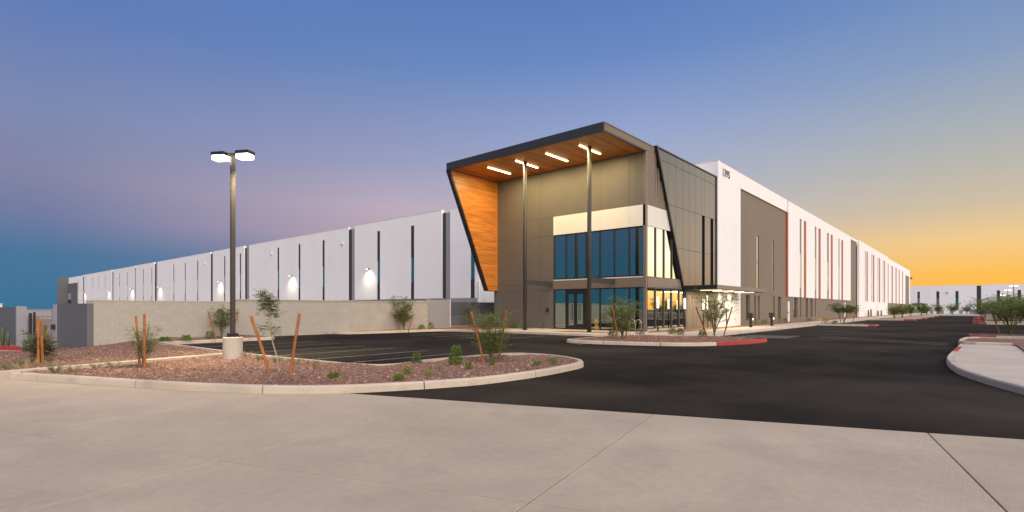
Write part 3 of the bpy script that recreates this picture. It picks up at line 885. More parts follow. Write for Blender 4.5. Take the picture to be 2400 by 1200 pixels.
# side of the entrance block (plane y = EY)
def slant_x(z): return 31.86 + (12.0 - z) / 8.9 * 4.14
def sp(x0, x1, z0, z1, m, name, parent=None, y0=None, th=.1, left=True):
    """panel on the side wall, cut by the slanting edge on its right"""
    y0 = EY if y0 is None else y0
    a = min(x1, slant_x(z1) - .0); b2 = min(x1, slant_x(z0) - .0)
    if a <= x0 and b2 <= x0: return None
    pts = [(x0, z0), (b2, z0), (max(a, x0), z1)]
    if a > x0: pts.append((x0, z1))
    return part(MB().prism(pts, y0, y0 + th, 'y'), name, m, parent)
part(MB().prism([(EX + .17, 2.99), (35.95, 2.99), (31.9, 11.95), (EX + .17, 11.95)], EY + .12, EY + .28, 'y'), 'side_backing', M_CHAR)
for a, b2 in zip([30.88, 31.2, 31.75, 32.0, 32.4, 32.75, 33.3], [31.2, 31.75, 32.0, 32.4, 32.75, 33.3, 34.0]):
    sp(a + .006, b2 - .006, 8.16, 11.98, M_TAUPE, 'side_panel')
for a, b2 in zip([30.88, 32.05, 33.25], [32.05, 33.25, 34.4]):
    sp(a + .006, b2 - .006, 6.83, 8.14, M_CREAM, 'pale_band_panel')
f = part(MB().box(32.03, 32.09, EY - .02, EY + .12, 3.64, 6.82).box(33.26, 33.32, EY - .02, EY + .12, 3.64, 6.82).box(34.46, 34.52, EY - .02, EY + .12, 3.64, 6.4).box(30.88, 35.8, EY - .03, EY + .12, 3.58, 3.64), 'side_window', M_BRMULL)
for a, b2 in zip([30.88, 32.09, 33.32, 34.52], [32.03, 33.26, 34.46, 36.0]):
    sp(a, b2, 3.645, 6.82, M_GLASS, 'pane', f, EY + .05, .02)
part(MB().box(30.88, 36.1, EY - .03, EY + .2, 2.96, 3.575), 'spandrel', M_TAUPE2)
glazing('side_window', [30.86, 32.06, 33.29, 34.49, 35.7, 36.62], .3, 2.96, y=EY, mull=M_BRMULL)
part(MB().box(30.88, 36.7, EY - .02, EY + .2, .05, .29), 'stem_wall', M_KERB)
# ribbed wall under the canopy
mb = MB()
xr = 36.7; k = 0
while xr < 42.35:
    wv = .34 if k % 3 else .22
    if not (40.35 < xr < 40.75):
        mb.box(xr + .012, min(xr + wv, 42.36) - .012, EY - .06, EY + .1, .1, 2.95)
    xr += wv; k += 1
part(mb, 'ribbed_cladding', M_TAUPE)
part(MB().box(36.64, 42.38, EY + .02, EY + .3, .1, 2.95), 'ribbed_backing', M_TAUPE2)
part(MB().box(40.5, 40.75, EY - .07, EY - .02, 1.5, 2.6), 'lit_side_light', M_COOLSTRIP)

# bronze cladding with the slanting black edge
cl = part(MB().prism([(31.86, 12.0), (36.02, 3.1), (42.38, 3.1), (42.38, 12.0)], EY + .02, EY + .25, 'y'), 'cladding', M_BLACK)
vx = [31.5, 33.55, 34.79, 36.01, 37.07, 38.19, 39.39, 39.97, 41.08, 41.7, 42.38]
hz = [3.1, 5.76, 8.57, 11.3, 11.95]
def clip_slant(pts):
    out = []
    n = len(pts)
    for i in range(n):
        p, q = pts[i], pts[(i + 1) % n]
        dp, dq = p[0] - slant_x(p[1]) - .08, q[0] - slant_x(q[1]) - .08
        if dp >= 0: out.append(p)
        if dp * dq < 0:
            t = dp / (dp - dq); out.append((p[0] + (q[0] - p[0]) * t, p[1] + (q[1] - p[1]) * t))
    return out
for i in range(len(vx) - 1):
    for j in range(len(hz) - 1):
        slot = i in (6, 8) and j < 2
        p = clip_slant([(vx[i] + .012, hz[j] + .012), (vx[i + 1] - .012, hz[j] + .012), (vx[i + 1] - .012, hz[j + 1] - .012), (vx[i] + .012, hz[j + 1] - .012)])
        if len(p) < 3: continue
        if slot: part(MB().prism(p, EY + .0, EY + .03, 'y'), 'dark_slot', M_BLACK, cl)
        else: part(MB().prism(p, EY - .12, EY + .0, 'y'), 'cladding_panel', M_BRONZE, cl)
ed = MB()
ed.prism([(31.80, 12.05), (36.0, 3.0), (36.16, 3.0), (31.96, 12.05)], EY - .20, EY + .1, 'y')
ed.box(31.96, 42.40, EY - .18, EY + .2, 11.96, 12.05)
part(ed, 'edge_trim', M_BLACK, cl)
part(MB().box(42.30, 42.39, EY - .17, EY + .02, 3.1, 11.955), 'corner_trim', M_BLACK, cl)

# big canopy with the timber soffit
CX, CY1 = 25.6, 28.46
cn = part(MB().box(CX + .16, EX, EY + .02, CY1 - .02, 11.56, 11.93), 'canopy', M_BLACK)
part(MB().box(CX, CX + .15, EY - .02, CY1 + .02, 11.46, 11.97), 'front_fascia', M_CHAR, cn)
part(MB().box(CX + .152, EX + .9, EY - .01, EY + .019, 11.55, 11.94), 'side_fascia', M_TAUPE, cn)
part(MB().box(CX + .152, EX, EY - .02, EY + .06, 11.46, 11.548), 'lower_trim', M_BLACK, cn)
part(MB().box(CX + .15, EX + .9, EY - .04, EY + .03, 11.942, 12.0), 'coping', M_TAUPE2, cn)
yp_ = EY + .07
while yp_ < CY1 - .4:
    part(MB().box(CX + .152, EX - .002, yp_ + .004, yp_ + .246, 11.50, 11.555), 'soffit_plank', M_WOOD, cn)
    yp_ += .25
for yl in (18.1, 20.65, 23.2, 25.75):
    sl_ = part(MB().box(27.05, 29.4, yl - .045, yl + .045, 11.452, 11.497), 'soffit_light', M_STRIP, cn)
    add_light('soffit_lamp', 'AREA', (28.2, yl, 11.44), 235, (1.0, 0.77, 0.38), sl_, 2.3, 0.1, root=B)
# slanting timber wing wall
def fin_x(z): return 25.62 + (11.5 - z) / 8.56 * 3.93
wn_ = part(MB().prism([(fin_x(11.49), 11.49), (fin_x(2.94), 2.94), (EX - .02, 2.94), (EX - .02, 11.49)], 28.24, CY1 + .12, 'y'), 'wing_wall', M_BLACK)
zz = 2.97
while zz < 11.45:
    z1 = min(zz + .20, 11.48)
    part(MB().prism([(fin_x(zz) + .12, zz + .004), (EX - .015, zz + .004), (EX - .015, z1 - .004), (fin_x(z1) + .12, z1 - .004)], 28.19, 28.25, 'y'), 'wing_plank', M_WOOD, wn_)
    zz += .20
# two round columns and their tie beams
for cy in (17.83, 22.94):
    c_ = part(MB().tube([(27.7, cy, .14), (27.7, cy, 11.5)], .13, 20), 'column', M_COLUMN, smooth=True)
    part(MB().box(27.8, EX - .06, cy - .08, cy + .08, 3.2, 3.52), 'tie_beam', M_COLUMN, c_)
    part(MB().tube([(27.7, cy, .14), (27.7, cy, .17)], .2, 20), 'base_plate', M_COLUMN, c_)
# thin side canopy over the walk
sc_ = part(MB().prism([(36.0, 13.1), (47.1, 13.1), (47.1, 15.5), (36.0, 15.5)], 2.92, 3.09), 'side_canopy', M_BLACK)
part(MB().box(36.0, 47.1, 13.06, 13.095, 2.94, 3.2), 'canopy_fascia', M_TAUPE2, sc_)
part(MB().box(35.95, 35.998, 13.06, 15.5, 2.92, 3.2), 'canopy_fascia', M_BLACK, sc_)
for xb_ in (37.6, 40.0, 42.4, 44.8):
    q = part(MB().box(xb_ - .03, xb_ + .03, 13.35, 14.85, 2.86, 2.915), 'canopy_light', M_COOLSTRIP, sc_)
    add_light('canopy_lamp', 'AREA', (xb_, 14.2, 2.83), 80, (1.0, 0.86, 0.6), q, .1, 1.4, root=B)

# ---- wall lights on the white front wall
packs = [(868, 'nearest the wooden wing wall'), (686, 'above the tall sapling'), (519, 'just left of the tall lamp pole'), (376, 'right of a dark joint'), (310.5, 'third from the far end'), (258, 'second from the far end'), (201, 'farthest away near the dark end block')]
for px, lab in packs:
    y = front(px, FX); L = thing('wall_light', 'white flood light glowing on the white warehouse wall, ' + lab, 'wall light', (FX - .2, y, 7.0), 'flood lights on the white warehouse wall')
    MB().box(FX - .72, FX - .165, y - .16, y + .16, 7.0, 7.09).build('housing', M_MULL, L, L)
    MB().box(FX - .70, FX - .45, y - .13, y + .13, 6.96, 6.999).build('lens', M_PACK, L, L)
    add_light('lamp', 'SPOT', (FX - .72, y, 6.86), 430, (1.0, 0.90, 0.66), L, spot=140, blend=1.0, root=L, radius=.2, rot=(0, R(-14), 0))
yk = 39.6
L = thing('wall_light', 'flood light half hidden behind the wooden wing wall', 'wall light', (FX - .2, yk, 7.0), 'flood lights on the white warehouse wall')
MB().box(FX - .42, FX - .01, yk - .25, yk + .25, 7.0, 7.16).build('housing', M_STEEL, L, L)
add_light('lamp', 'SPOT', (FX - .72, yk, 6.86), 430, (1.0, 0.90, 0.66), L, spot=140, blend=1.0, root=L, radius=.2, rot=(0, R(-14), 0))
for px, py in ((803, 570), (637, 594), (480, 618), (351, 638), (275, 650)):
    y = front(px, FX)
    part(MB().box(FX - .28, FX - .0, y - .22, y + .22, 10.95, 11.25), 'scupper', M_CREAM)

# ------------------------------------------------------------------ far warehouse behind the road
FB = thing('warehouse_building', 'low grey white warehouse far behind the end of the road', 'building', (350, 0, -2.2))
fx = 350.0
def fpart(mb, n, m, p=None): return mb.build(n, m, p or FB, FB)
fpart(MB().box(fx + .5, fx + 80, -120, 60, -2.2, 12.6), 'core', M_CHAR)
fs = [(2153, .7), (2198, .8), (2243, .8), (2340, .8), (2389, .8)]
ys_ = [(front(p, fx), w) for p, w in fs]
jy0, jy1 = front(2300, fx), front(2289, fx)
segs = [(60.0, jy1), (jy0, -120.0)]
for hi, lo in segs:
    mb = MB(); y = hi
    for c_, w in ys_:
        if lo < c_ < hi:
            mb.box(fx, fx + .5, c_ + w * .75, y, .9, 13.3); mb.box(fx, fx + .5, c_ - w * .75, c_ + w * .75, 10.4, 13.3); y = c_ - w * .75
    mb.box(fx, fx + .5, lo, y, .9, 13.3)
    fpart(mb, 'wall_panel', M_WHITE)
for c_, w in ys_:
    f = fpart(MB().box(fx + .2, fx + .4, c_ - w * .75, c_ + w * .75, .9, 10.4), 'slit_window', M_CHAR)
    fpart(MB().box(fx + .15, fx + .19, c_ - w * .6, c_ + w * .6, 3.5, 6.8), 'pane', M_GLASS, f)
fpart(MB().box(fx + .1, fx + .4, jy0, jy1 - 1.5, .9, 12.9), 'grey_channel', M_GREY)
fpart(MB().box(fx + .05, fx + .4, jy1 - 1.5, jy1, .9, 12.9), 'dark_reveal', M_CHAR)
fpart(MB().box(fx - .05, fx + .5, -120, 60, -2.2, .89), 'base_band', M_GREY)
for p0, p1 in ((2172, 2180), (2187, 2194), (2212, 2226), (2233, 2248), (2256, 2271)):
    fpart(MB().box(fx - .12, fx + .2, front(p1, fx), front(p0, fx), -2.2, .8), 'dock_door', M_WHITE)
L = thing('wall_light', 'small flood light on the far grey warehouse wall', 'wall light', (fx - .3, front(2222, fx), 9.6))
MB().box(fx - 1.0, fx - .01, front(2224, fx), front(2220.5, fx), 9.6, 10.3).build('housing', M_CREAM, L, L)
# cream building at the far left
CB = thing('building', 'small cream building just showing above the grey wall at the left edge', 'building', (20, 276, -.6))
MB().box(-20, 25.2, 276, 300, -.6, 3.3).build('wall', M_CREAM, CB, CB)
MB().box(-20.2, 25.4, 275.8, 300.2, 3.31, 3.5).build('coping', M_CREAM, CB, CB)

# ------------------------------------------------------------------ yard walls and gate
W = thing('block_wall', 'long beige concrete block wall behind the car park', 'wall', (16, 30.5, 0))
WX0, WX1, WY = 5.6, 25.6, 30.5
MB().box(WX0, 12, WY + .005, WY + .2, -.6, 1.93).box(12.001, WX1, WY + .005, WY + .2, -.6, 2.06).build('mortar_core', M_MORTAR, W, W)
MB().box(WX0 - .01, 12.0, WY - .015, WY + .21, 1.932, 1.985).box(12.002, WX1, WY - .015, WY + .21, 2.062, 2.115).build('cap_course', M_BLOCK, W, W)
BL, BH = 0.4, 0.2
bm_proto = MB().box(-BL / 2 + .004, BL / 2 - .004, 0, .02, .004, BH - .004)
proto = None; cells = []
row = 0; z = -.45
while z < 2.05:
    off = (row % 2) * .2
    x = WX0 + off
    while x + BL <= WX1 + .01:
        topz = 1.93 if x < 12 else 2.06
        if z + BH <= topz + .08: cells.append((math.hypot(x, WY), x + BL / 2, z))
        x += BL
    z += BH; row += 1
vis = [c_ for c_ in cells if c_[2] > bed_z(c_[1], WY) - .2]
vis.sort()
rest = MB()
for i, (_, x, z) in enumerate(vis):
    if i < 300:
        if proto is None:
            me = bpy.data.meshes.new('block')
            me.from_pydata(bm_proto.v, [], bm_proto.f); me.materials.append(M_BLOCK)
            proto = me
        o = bpy.data.objects.new('block', proto)
        o.location = (x - 16, 0, z); COL.objects.link(o); o.parent = W
    else:
        rest.box(x - BL / 2 + .004, x + BL / 2 - .004, WY, WY + .02, z + .004, z + BH - .004)
rest.build('block', M_BLOCK, W, W, kind='stuff')
# grey returns at the right end of the wall
Wr = thing('wall', 'grey wall pier with pale end standing at the right end of the block wall', 'wall', (26.5, 30.7, 0))
MB().box(25.61, 28.0, WY + .25, WY + .5, -.1, 2.27).build('wall_face', M_GREY, Wr, Wr)
MB().box(28.0, 28.06, WY + .22, WY + .52, -.1, 2.3).build('end_cap', M_CREAM, Wr, Wr)
# dark screen gate between the wall and the entrance
Gt = thing('gate', 'solid charcoal gate between the grey pier and the entrance wall', 'gate', (31, 32.2, 0))
g0, g1 = (28.06, 32.6), (34.6, 30.5)
def along_g(a, b2, z0, z1, m, n, off=0.0):
    ax, ay = g0[0] + (g1[0] - g0[0]) * a, g0[1] + (g1[1] - g0[1]) * a
    bx, by = g0[0] + (g1[0] - g0[0]) * b2, g0[1] + (g1[1] - g0[1]) * b2
    dx, dy = (g1[1] - g0[1]), -(g1[0] - g0[0]); Lq = math.hypot(dx, dy); dx /= Lq; dy /= Lq
    MB().prism([(ax + dx * off, ay + dy * off), (bx + dx * off, by + dy * off), (bx + dx * (off - .08), by + dy * (off - .08)), (ax + dx * (off - .08), ay + dy * (off - .08))], z0, z1).build(n, m, Gt, Gt)
along_g(0, .49, 1.0, 2.12, M_DKGREY, 'gate_panel'); along_g(.495, 1, 1.0, 2.12, M_DKGREY, 'gate_panel')
along_g(0, .49, .2, .985, mat('gate_lower', (0.15, 0.15, 0.165), .6), 'gate_panel'); along_g(.495, 1, .2, .985, MATS['gate_lower'], 'gate_panel')
along_g(0, 1, -.05, .18, M_KERB, 'gate_kerb', .03)
# dark grey wall at the gateway and the wall beyond it
Wl = thing('wall', 'dark grey painted return wall at the left end of the block wall', 'wall', (5.4, 32.5, -.3))
MB().prism([(5.58, 30.49), (5.16, 34.7), (5.40, 34.72), (5.82, 30.49)], -.8, 1.83).build('wall_face', M_DKGREY, Wl, Wl)
MB().prism([(5.12, 34.7), (5.05, 35.0), (5.45, 35.05), (5.45, 34.73)], -.8, 1.80).build('end_post', M_GREY, Wl, Wl)
MB().box(4.95, 5.12, 34.75, 34.95, .55, .8).build('gate_latch', M_BLACK, Wl, Wl)
Wf = thing('wall', 'grey wall at the left edge beyond the open gateway', 'wall', (4.3, 42, -.5))
MB().box(4.2, 4.5, 39.5, 58, -.9, 1.68).build('wall_face', M_DKGREY, Wf, Wf)
MB().box(4.14, 4.55, 39.2, 39.5, -.9, 1.72).build('end_cap', M_GREY, Wf, Wf)
kerb('drive_kerb', polyline([(4.35, 36.4), (3.9, 37.6), (3.3, 39.1), (2.2, 42), (1.0, 46), (0, 52)], .6)[::-1], z0=-.75, z1=-.40, seg=2.5, red=lambda p: True)
struct('side_bed', MB().add([(4.2, 36.6, -.43), (4.25, 60, -.43), (-.5, 60, -.43), (0, 52, -.43), (1.0, 46, -.43), (2.2, 42, -.43), (3.4, 39.1, -.43), (4.0, 37.6, -.43)], [(0, 1, 2, 3, 4, 5, 6, 7)]), M_RSOIL)
Gp = thing('gate', 'black sliding gate leaf rolled back behind the left wall end', 'gate', (4.7, 38.9, -.5))
MB().box(4.62, 4.72, 38.75, 39.15, -.6, 1.35).build('gate_leaf', M_BLACK, Gp, Gp)
MB().box(4.75, 4.85, 38.6, 38.72, -.6, 1.4).build('guide_post', M_BLACK, Gp, Gp)
Gq = thing('post', 'square grey post standing in the open gateway', 'post', (5.6, 38.3, -.5))
MB().box(5.5, 5.82, 38.2, 38.52, -.6, 1.45).build('shaft', M_GREY, Gq, Gq)
MB().box(5.48, 5.84, 38.18, 38.54, 1.451, 1.5).build('cap', M_GREY, Gq, Gq)
struct('gate_driveway', MB().add([(-14, 33.0, ground_h(-14, 38) + .05), (4.5, 34.5, -.56), (5.6, 34.5, -.56), (5.6, 39.1, -.60), (4.5, 39.1, -.60), (-14, 40.5, ground_h(-14, 40) + .05)], [(0, 1, 2, 3, 4, 5)]), M_WALK)
struct('truck_court', MB().add([(5.3, 30.8, -.45), (42.0, 30.8, -.12), (42.0, 160, -.12), (-50, 160, -.45), (-50, 62, -.50), (4.7, 39.3, -.50)], [(0, 1, 2, 3, 4, 5)]), M_YARD)
Wd = thing('wall', 'low distant grey wall seen through the open gateway', 'wall', (10, 160, -.5))
MB().box(-60, 41.5, 160, 160.3, -.6, 1.25).build('wall_face', M_GREY, Wd, Wd)
MB().box(-60, 41.5, 159.95, 160.35, 1.251, 1.33).build('wall_cap', M_GREY, Wd, Wd)
Rl = thing('railing', 'thin metal guard railing across the yard behind the gateway', 'railing', (12, 118, -.4))
for z in (0.35, .75): MB().box(4, 30, 118, 118.05, z, z + .06).build('rail', M_STEEL, Rl, Rl)
for i in range(14): MB().box(4 + i * 2, 4.07 + i * 2, 118, 118.07, -.45, .8).build('rail_post', M_STEEL, Rl, Rl)
struct('yard_ramp', MB().prism([(4, 118.2), (36, 118.2), (36, 119), (4, 119)], -.45, .05), M_YARD)

# ------------------------------------------------------------------ lamp pole in the front bed
def pole_lamp(label, x, y, zb, h, group=None, base=True, watts=0, arm_dir=None, lens_mat=None):
    L = thing('lamp_pole', label, 'lamp pole', (x, y, zb), group)
    zt = zb + h
    if base:
        MB().tube([(x, y, zb - .1), (x, y, zb + .60), (x, y, zb + .63)], [.275, .275, .26], 32).build('concrete_base', M_BASE, L, L, smooth=False)
        MB().box(x - .17, x + .17, y - .17, y + .17, zb + .631, zb + .66).box(x - .12, x + .12, y - .12, y + .12, zb + .66, zb + .74).build('base_cover', M_BLACK, L, L)
    zb2 = zb + (.66 if base else 0)
    r_ = .058
    MB().prism([(x - r_, y - r_), (x + r_, y - r_), (x + r_, y + r_), (x - r_, y + r_)], zb2, zt).build('pole', M_POLE, L, L)
    a = arm_dir or Vector((-0.5, 0.86))
    for sgn in (-1, 1):
        hx, hy = x + a.x * sgn * .42, y + a.y * sgn * .42
        t = Vector((a.x, a.y)); n_ = Vector((-a.y, a.x))
        def corner(u, v): return (hx + t.x * u + n_.x * v, hy + t.y * u + n_.y * v)
        hd_ = MB().prism([corner(-.22, -.16), corner(.22, -.16), corner(.22, .16), corner(-.22, .16)], zt - .06, zt + .04).build('lamp_head', M_BLACK, L, L)
        MB().prism([corner(-.20, -.14), corner(.20, -.14), corner(.20, .14), corner(-.20, .14)], zt - .19, zt - .061).build('lens', lens_mat or M_LAMP, hd_, L)
        MB().tube([(x, y, zt - .02), (x + a.x * sgn * .22, y + a.y * sgn * .22, zt - .01)], .03, 6).build('arm', M_BLACK, L, L)
        if watts:
            add_light('lamp', 'SPOT', (hx, hy, zt - .24), watts, (1.0, 0.82, 0.48), hd_, spot=142, blend=.8, root=L, radius=.15,
                      rot=Vector((a.x * sgn * .42, a.y * sgn * .42, -1)).to_track_quat('-Z', 'Y').to_euler())
    return L
lx, ly = ground(545.5, 838, .11)
pole_lamp('tall lamp pole with twin glowing heads on a round concrete base', lx, ly, .11, 6.2, watts=1400)
for px, py, d_, lab in ((2376, 668, 103, 'nearest and tallest of the three distant lamp poles by the right trees'), (2362, 679, 127, 'middle of the three distant lamp poles by the right trees'), (2350, 691, 168, 'farthest and shortest of the three distant lamp poles by the right trees')):
    a, b2 = ray(px)
    pole_lamp(lab, a * d_, b2 * d_, 0, 1.6 + (723 - py) / 1248 * d_, 'distant lamp poles along the road', base=False, watts=0)

# ------------------------------------------------------------------ path lights, bollards, bike hoops
for px, py, ztop, lab in ((1542, 776.5, 2.35, 'slim glowing path light nearest the corner of the glass entrance'), (1605, 772.5, 2.3, 'slim glowing path light at the right end of the side glazing'),
                          (1649, 770.5, 2.25, 'slim glowing path light in front of the ribbed taupe wall'), (1703, 767.5, 2.3, 'slim path light before the bright white wall under the side canopy')):
    x, y = ground(px, py, .15)
    L = thing('path_light', lab, 'path light', (x, y, .13), 'slim path lights along the entrance walk')
    MB().tube([(x, y, .1), (x, y, ztop - .72)], .045, 10).build('post', M_BLACK, L, L, smooth=True)
    MB().tube([(x, y, ztop - .72), (x, y, ztop)], .062, 14).build('lens', M_GLOW, L, L, smooth=True)
    MB().tube([(x, y, ztop), (x, y, ztop + .04)], .066, 14).build('cap', M_BLACK, L, L)
for px, py, lab in ((1760, 767, 'black charging post with white lit strip, nearer to the entrance'), (1809, 764, 'black charging post with white lit strip, farther along the walk')):
    x, y = ground(px, py, .15)
    L = thing('charging_post', lab, 'charging post', (x, y, .148), 'charging posts on the walk')
    MB().box(x - .11, x + .11, y - .09, y + .09, .14, .85).build('post', M_BLACK, L, L)
    MB().box(x - .13, x + .13, y - .15, y + .20, .851, 1.25).build('head', M_BLACK, L, L)
    MB().box(x + .131, x + .16, y - .13, y - .02, .70, 1.2).build('light_strip', M_GLOW, L, L)
    MB().box(x - .17, x - .13, y - .06, y + .06, .9, 1.12).build('screen', M_MULL, L, L)
    MB().tube([(x - .14, y, 1.0), (x - .24, y, .75), (x - .2, y, .45), (x - .13, y, .5)], .015, 6).build('cable', M_BLACK, L, L)
for i, lab in enumerate(('steel bike hoop nearest the glass corner', 'middle steel bike hoop beside the glass corner', 'steel bike hoop half hidden by the feathery tree')):
    y0 = 15.42 + i * .41; x = 29.75
    L = thing('bike_rack', lab, 'bike rack', (x, y0 + .19, .148), 'bike hoops by the entrance corner')
    pts = [(x, y0, .14), (x, y0, .72)] + [(x, y0 + .19 - .19 * math.cos(q), .72 + .19 * math.sin(q)) for q in [math.pi * k / 8 for k in range(1, 8)]] + [(x, y0 + .38, .72), (x, y0 + .38, .14)]
    MB().tube(pts, .027, 8).build('hoop', M_STEEL, L, L, smooth=True)
    for yy in (y0, y0 + .38): MB().tube([(x, yy, .14), (x, yy, .16)], .06, 8).build('foot_plate', M_STEEL, L, L)

# ------------------------------------------------------------------ trees, stakes and small plants
RT = Vector((_s, -_c, 0)); FW = Vector((_c, _s, 0))
def feather(mb, rnd, p, d, L, leaf, w, n, droop=.25):
    """one compound leaf: leaflets in pairs along a thin curved midrib"""
    d = Vector(d).normalized()
    for k in range(n):
        t = (k + .6) / n
        q = p + d * L * t + Vector((0, 0, -droop * L * t * t))
        sd = d.cross(Vector((0, 0, 1)))
        if sd.length < .1: sd = Vector((1, 0, 0))
        sd.normalize()
        for sg in (-1, 1):
            v = sd * sg * .9 + d * .5 + Vector((rnd.uniform(-.3, .3), rnd.uniform(-.3, .3), rnd.uniform(-.35, .25)))
            mb.leaf(q, v, (rnd.uniform(-.6, .6), rnd.uniform(-.6, .6), 1), leaf * rnd.uniform(.7, 1.2), w)
def tree_mesh(seed, h, r, z_low, stems, twigs, leafn, leaf=.055, w=.016, up=.9, stem_r=.02, top_heavy=0.0, lean=(0, 0), clump=None):
    rnd = random.Random(seed)
    tr = MB(); cr = MB()
    tips = []
    for s_ in range(stems):
        a = 2 * math.pi * s_ / stems + rnd.uniform(-.5, .5)
        out = r * rnd.uniform(.35, 1.0) if stems > 1 else 0
        pts = []
        hh = h * rnd.uniform(.72, 1.0)
        for k in range(6):
            t = k / 5
            pts.append(Vector((math.cos(a) * out * t ** 1.5 + lean[0] * t + rnd.uniform(-.02, .02), math.sin(a) * out * t ** 1.5 + lean[1] * t + rnd.uniform(-.02, .02), hh * t)))
        tr.tube(pts, [stem_r * (1 - .8 * k / 5) + .003 for k in range(6)], 5)
        for k in range(twigs):
            t = rnd.uniform(z_low / hh, 1.0)
            t = t + (1 - t) * top_heavy * rnd.random()
            if clump and not any(c0 < t < c1 for c0, c1 in clump): continue
            i = min(int(t * 5), 4); f = t * 5 - i
            p = pts[i].lerp(pts[i + 1], f)
            b_a = rnd.uniform(0, 6.283)
            L = r * rnd.uniform(.35, .95) * (1.15 - .5 * t) * (1.0 if stems > 1 else 1.0)
            dr = Vector((math.cos(b_a), math.sin(b_a), rnd.uniform(.1, up))).normalized()
            q = p + dr * L; q.z += -.1 * L
            m_ = p.lerp(q, .5) + Vector((0, 0, .06 * L))
            tr.tube([p, m_, q], [stem_r * .35, stem_r * .25, .002], 3, cap=False)
            for g in range(leafn):
                u = rnd.uniform(.25, 1.0)
                o = p.lerp(q, u) + Vector((rnd.gauss(0, .03), rnd.gauss(0, .03), rnd.gauss(0, .03)))
                dd_ = dr + Vector((rnd.gauss(0, .8), rnd.gauss(0, .8), rnd.gauss(.1, .5)))
                feather(cr, rnd, o, dd_, rnd.uniform(.09, .2) * (r / .6) ** .4, leaf, w, 5)
    return tr, cr
def plant_tree(name, label, cat, px, py, zb, bark, leafm, group, **kw):
    x, y = ground(px, py, zb)
    t = thing(name, label, cat, (x, y, zb - .02), group)
    tr, cr = tree_mesh(**kw)
    for nm, mb, m in (('trunk', tr, bark), ('crown', cr, leafm)):
        o = mb.build(nm, m); o.parent = t
    return t
def stake(label, base, top, zb, rad=.033):
    x, y = ground(base[0], base[1], zb)
    d_ = x * FW.x + y * FW.y
    zt = EYE + (723 - top[1]) / 1248 * d_
    off = RT * ((top[0] - base[0]) / 1248 * d_)
    rr = random.Random(int(base[0] * 7)); back = FW * rr.uniform(-.12, .12)
    o = MB().tube([(x, y, zb - .1), (x + off.x * .5 + back.x * .5, y + off.y * .5 + back.y * .5, (zb + zt) / 2), (x + off.x + back.x, y + off.y + back.y, zt)], rad, 9).build('tree_stake', M_STAKE)
    # origin at the foot
    o.data.transform(Matrix.Translation((-x, -y, -zb))); o.location = (x, y, zb)
    return tag(o, label, 'stake', 'orange wooden tree stakes')
GT = 'young staked trees in the planting beds'
Z = .115
def latx(px_off, py, z):   # metres for a sideways pixel offset at a base row
    return px_off / 1248 * ((EYE - z) * 1248 / (py - 723))
v = RT * (-.36)
plant_tree('sapling', 'tall thin sapling with bare pale leaning trunk between two stakes', 'tree', 656, 875, Z, M_PALEBARK, M_LEAF2, GT,
           seed=3, h=2.12, r=.36, z_low=.9, stems=1, twigs=105, leafn=4, leaf=.055, w=.019, up=.5, stem_r=.017, lean=(v.x, v.y), clump=[(.50, .60), (.70, 1.0)])
stake('stake leaning left of the tall thin sapling', (635, 876), (593, 741), Z); stake('stake leaning right of the tall thin sapling', (679, 878), (698, 735), Z)
plant_tree('young_tree', 'feathery green young tree between two stakes in the middle of the front bed', 'tree', 1150, 845, Z, M_BARK, M_LEAF, GT,
           seed=5, h=1.62, r=.68, z_low=.12, stems=9, twigs=24, leafn=4, leaf=.055, w=.017, stem_r=.014)
stake('left stake of the feathery tree in the middle of the front bed', (1135, 847), (1104, 730), Z); stake('right stake of the feathery tree in the middle of the front bed', (1168, 841), (1187, 728), Z)
plant_tree('young_tree', 'feathery tree against the block wall behind the lamp pole', 'tree', 519, 790, .12, M_BARK, M_LEAF, GT,
           seed=8, h=1.75, r=.75, z_low=.45, stems=6, twigs=26, leafn=4, leaf=.07, w=.022, stem_r=.02)
stake('stake leaning on the tree behind the lamp pole', (507, 795), (487, 730), .12); stake('thin stake right behind the lamp pole', (544, 790), (556, 731), .12, .028)
plant_tree('young_tree', 'feathery tree near the right end of the block wall', 'tree', 946, 773, .12, M_BARK, M_LEAF, GT,
           seed=9, h=2.3, r=1.0, z_low=.5, stems=7, twigs=24, leafn=4, leaf=.085, w=.028, stem_r=.024)
stake('left stake of the tree near the right end of the block wall', (934, 773), (930, 726), .12); stake('right stake of the tree near the right end of the block wall', (957, 776), (967, 739), .12)
plant_tree('young_tree', 'sparse yellow green tree in front of the charcoal gate', 'tree', 1098, 766, .12, M_BARK, M_LEAF3, GT,
           seed=11, h=1.9, r=.9, z_low=.3, stems=5, twigs=18, leafn=2, leaf=.08, w=.024, stem_r=.02)
stake('dark thin stake in front of the charcoal gate', (1097, 766), (1081, 722), .12, .025)
plant_tree('young_tree', 'bushy tree on the red ended island before the glass entrance', 'tree', 1459, 794, .14, M_BARK, M_LEAF, GT,
           seed=12, h=1.95, r=.85, z_low=.3, stems=9, twigs=26, leafn=4, leaf=.075, w=.022, stem_r=.018)
stake('left stake of the bushy tree before the glass entrance', (1449, 795), (1434, 719), .14); stake('right stake of the bushy tree before the glass entrance', (1466, 793), (1474, 718), .14)
plant_tree('young_tree', 'wide airy tree on the red ended island before the white wall', 'tree', 1674, 788, .14, M_BARK, M_LEAF, GT,
           seed=13, h=2.35, r=1.15, z_low=.7, stems=8, twigs=26, leafn=4, leaf=.08, w=.022, stem_r=.022)
stake('left stake of the airy tree before the white wall', (1658, 788), (1630, 720), .14); stake('right stake of the airy tree before the white wall', (1695, 788), (1717, 719), .14); stake('straight thin stake of the airy tree before the white wall', (1703, 766), (1703, 719), .14, .025)
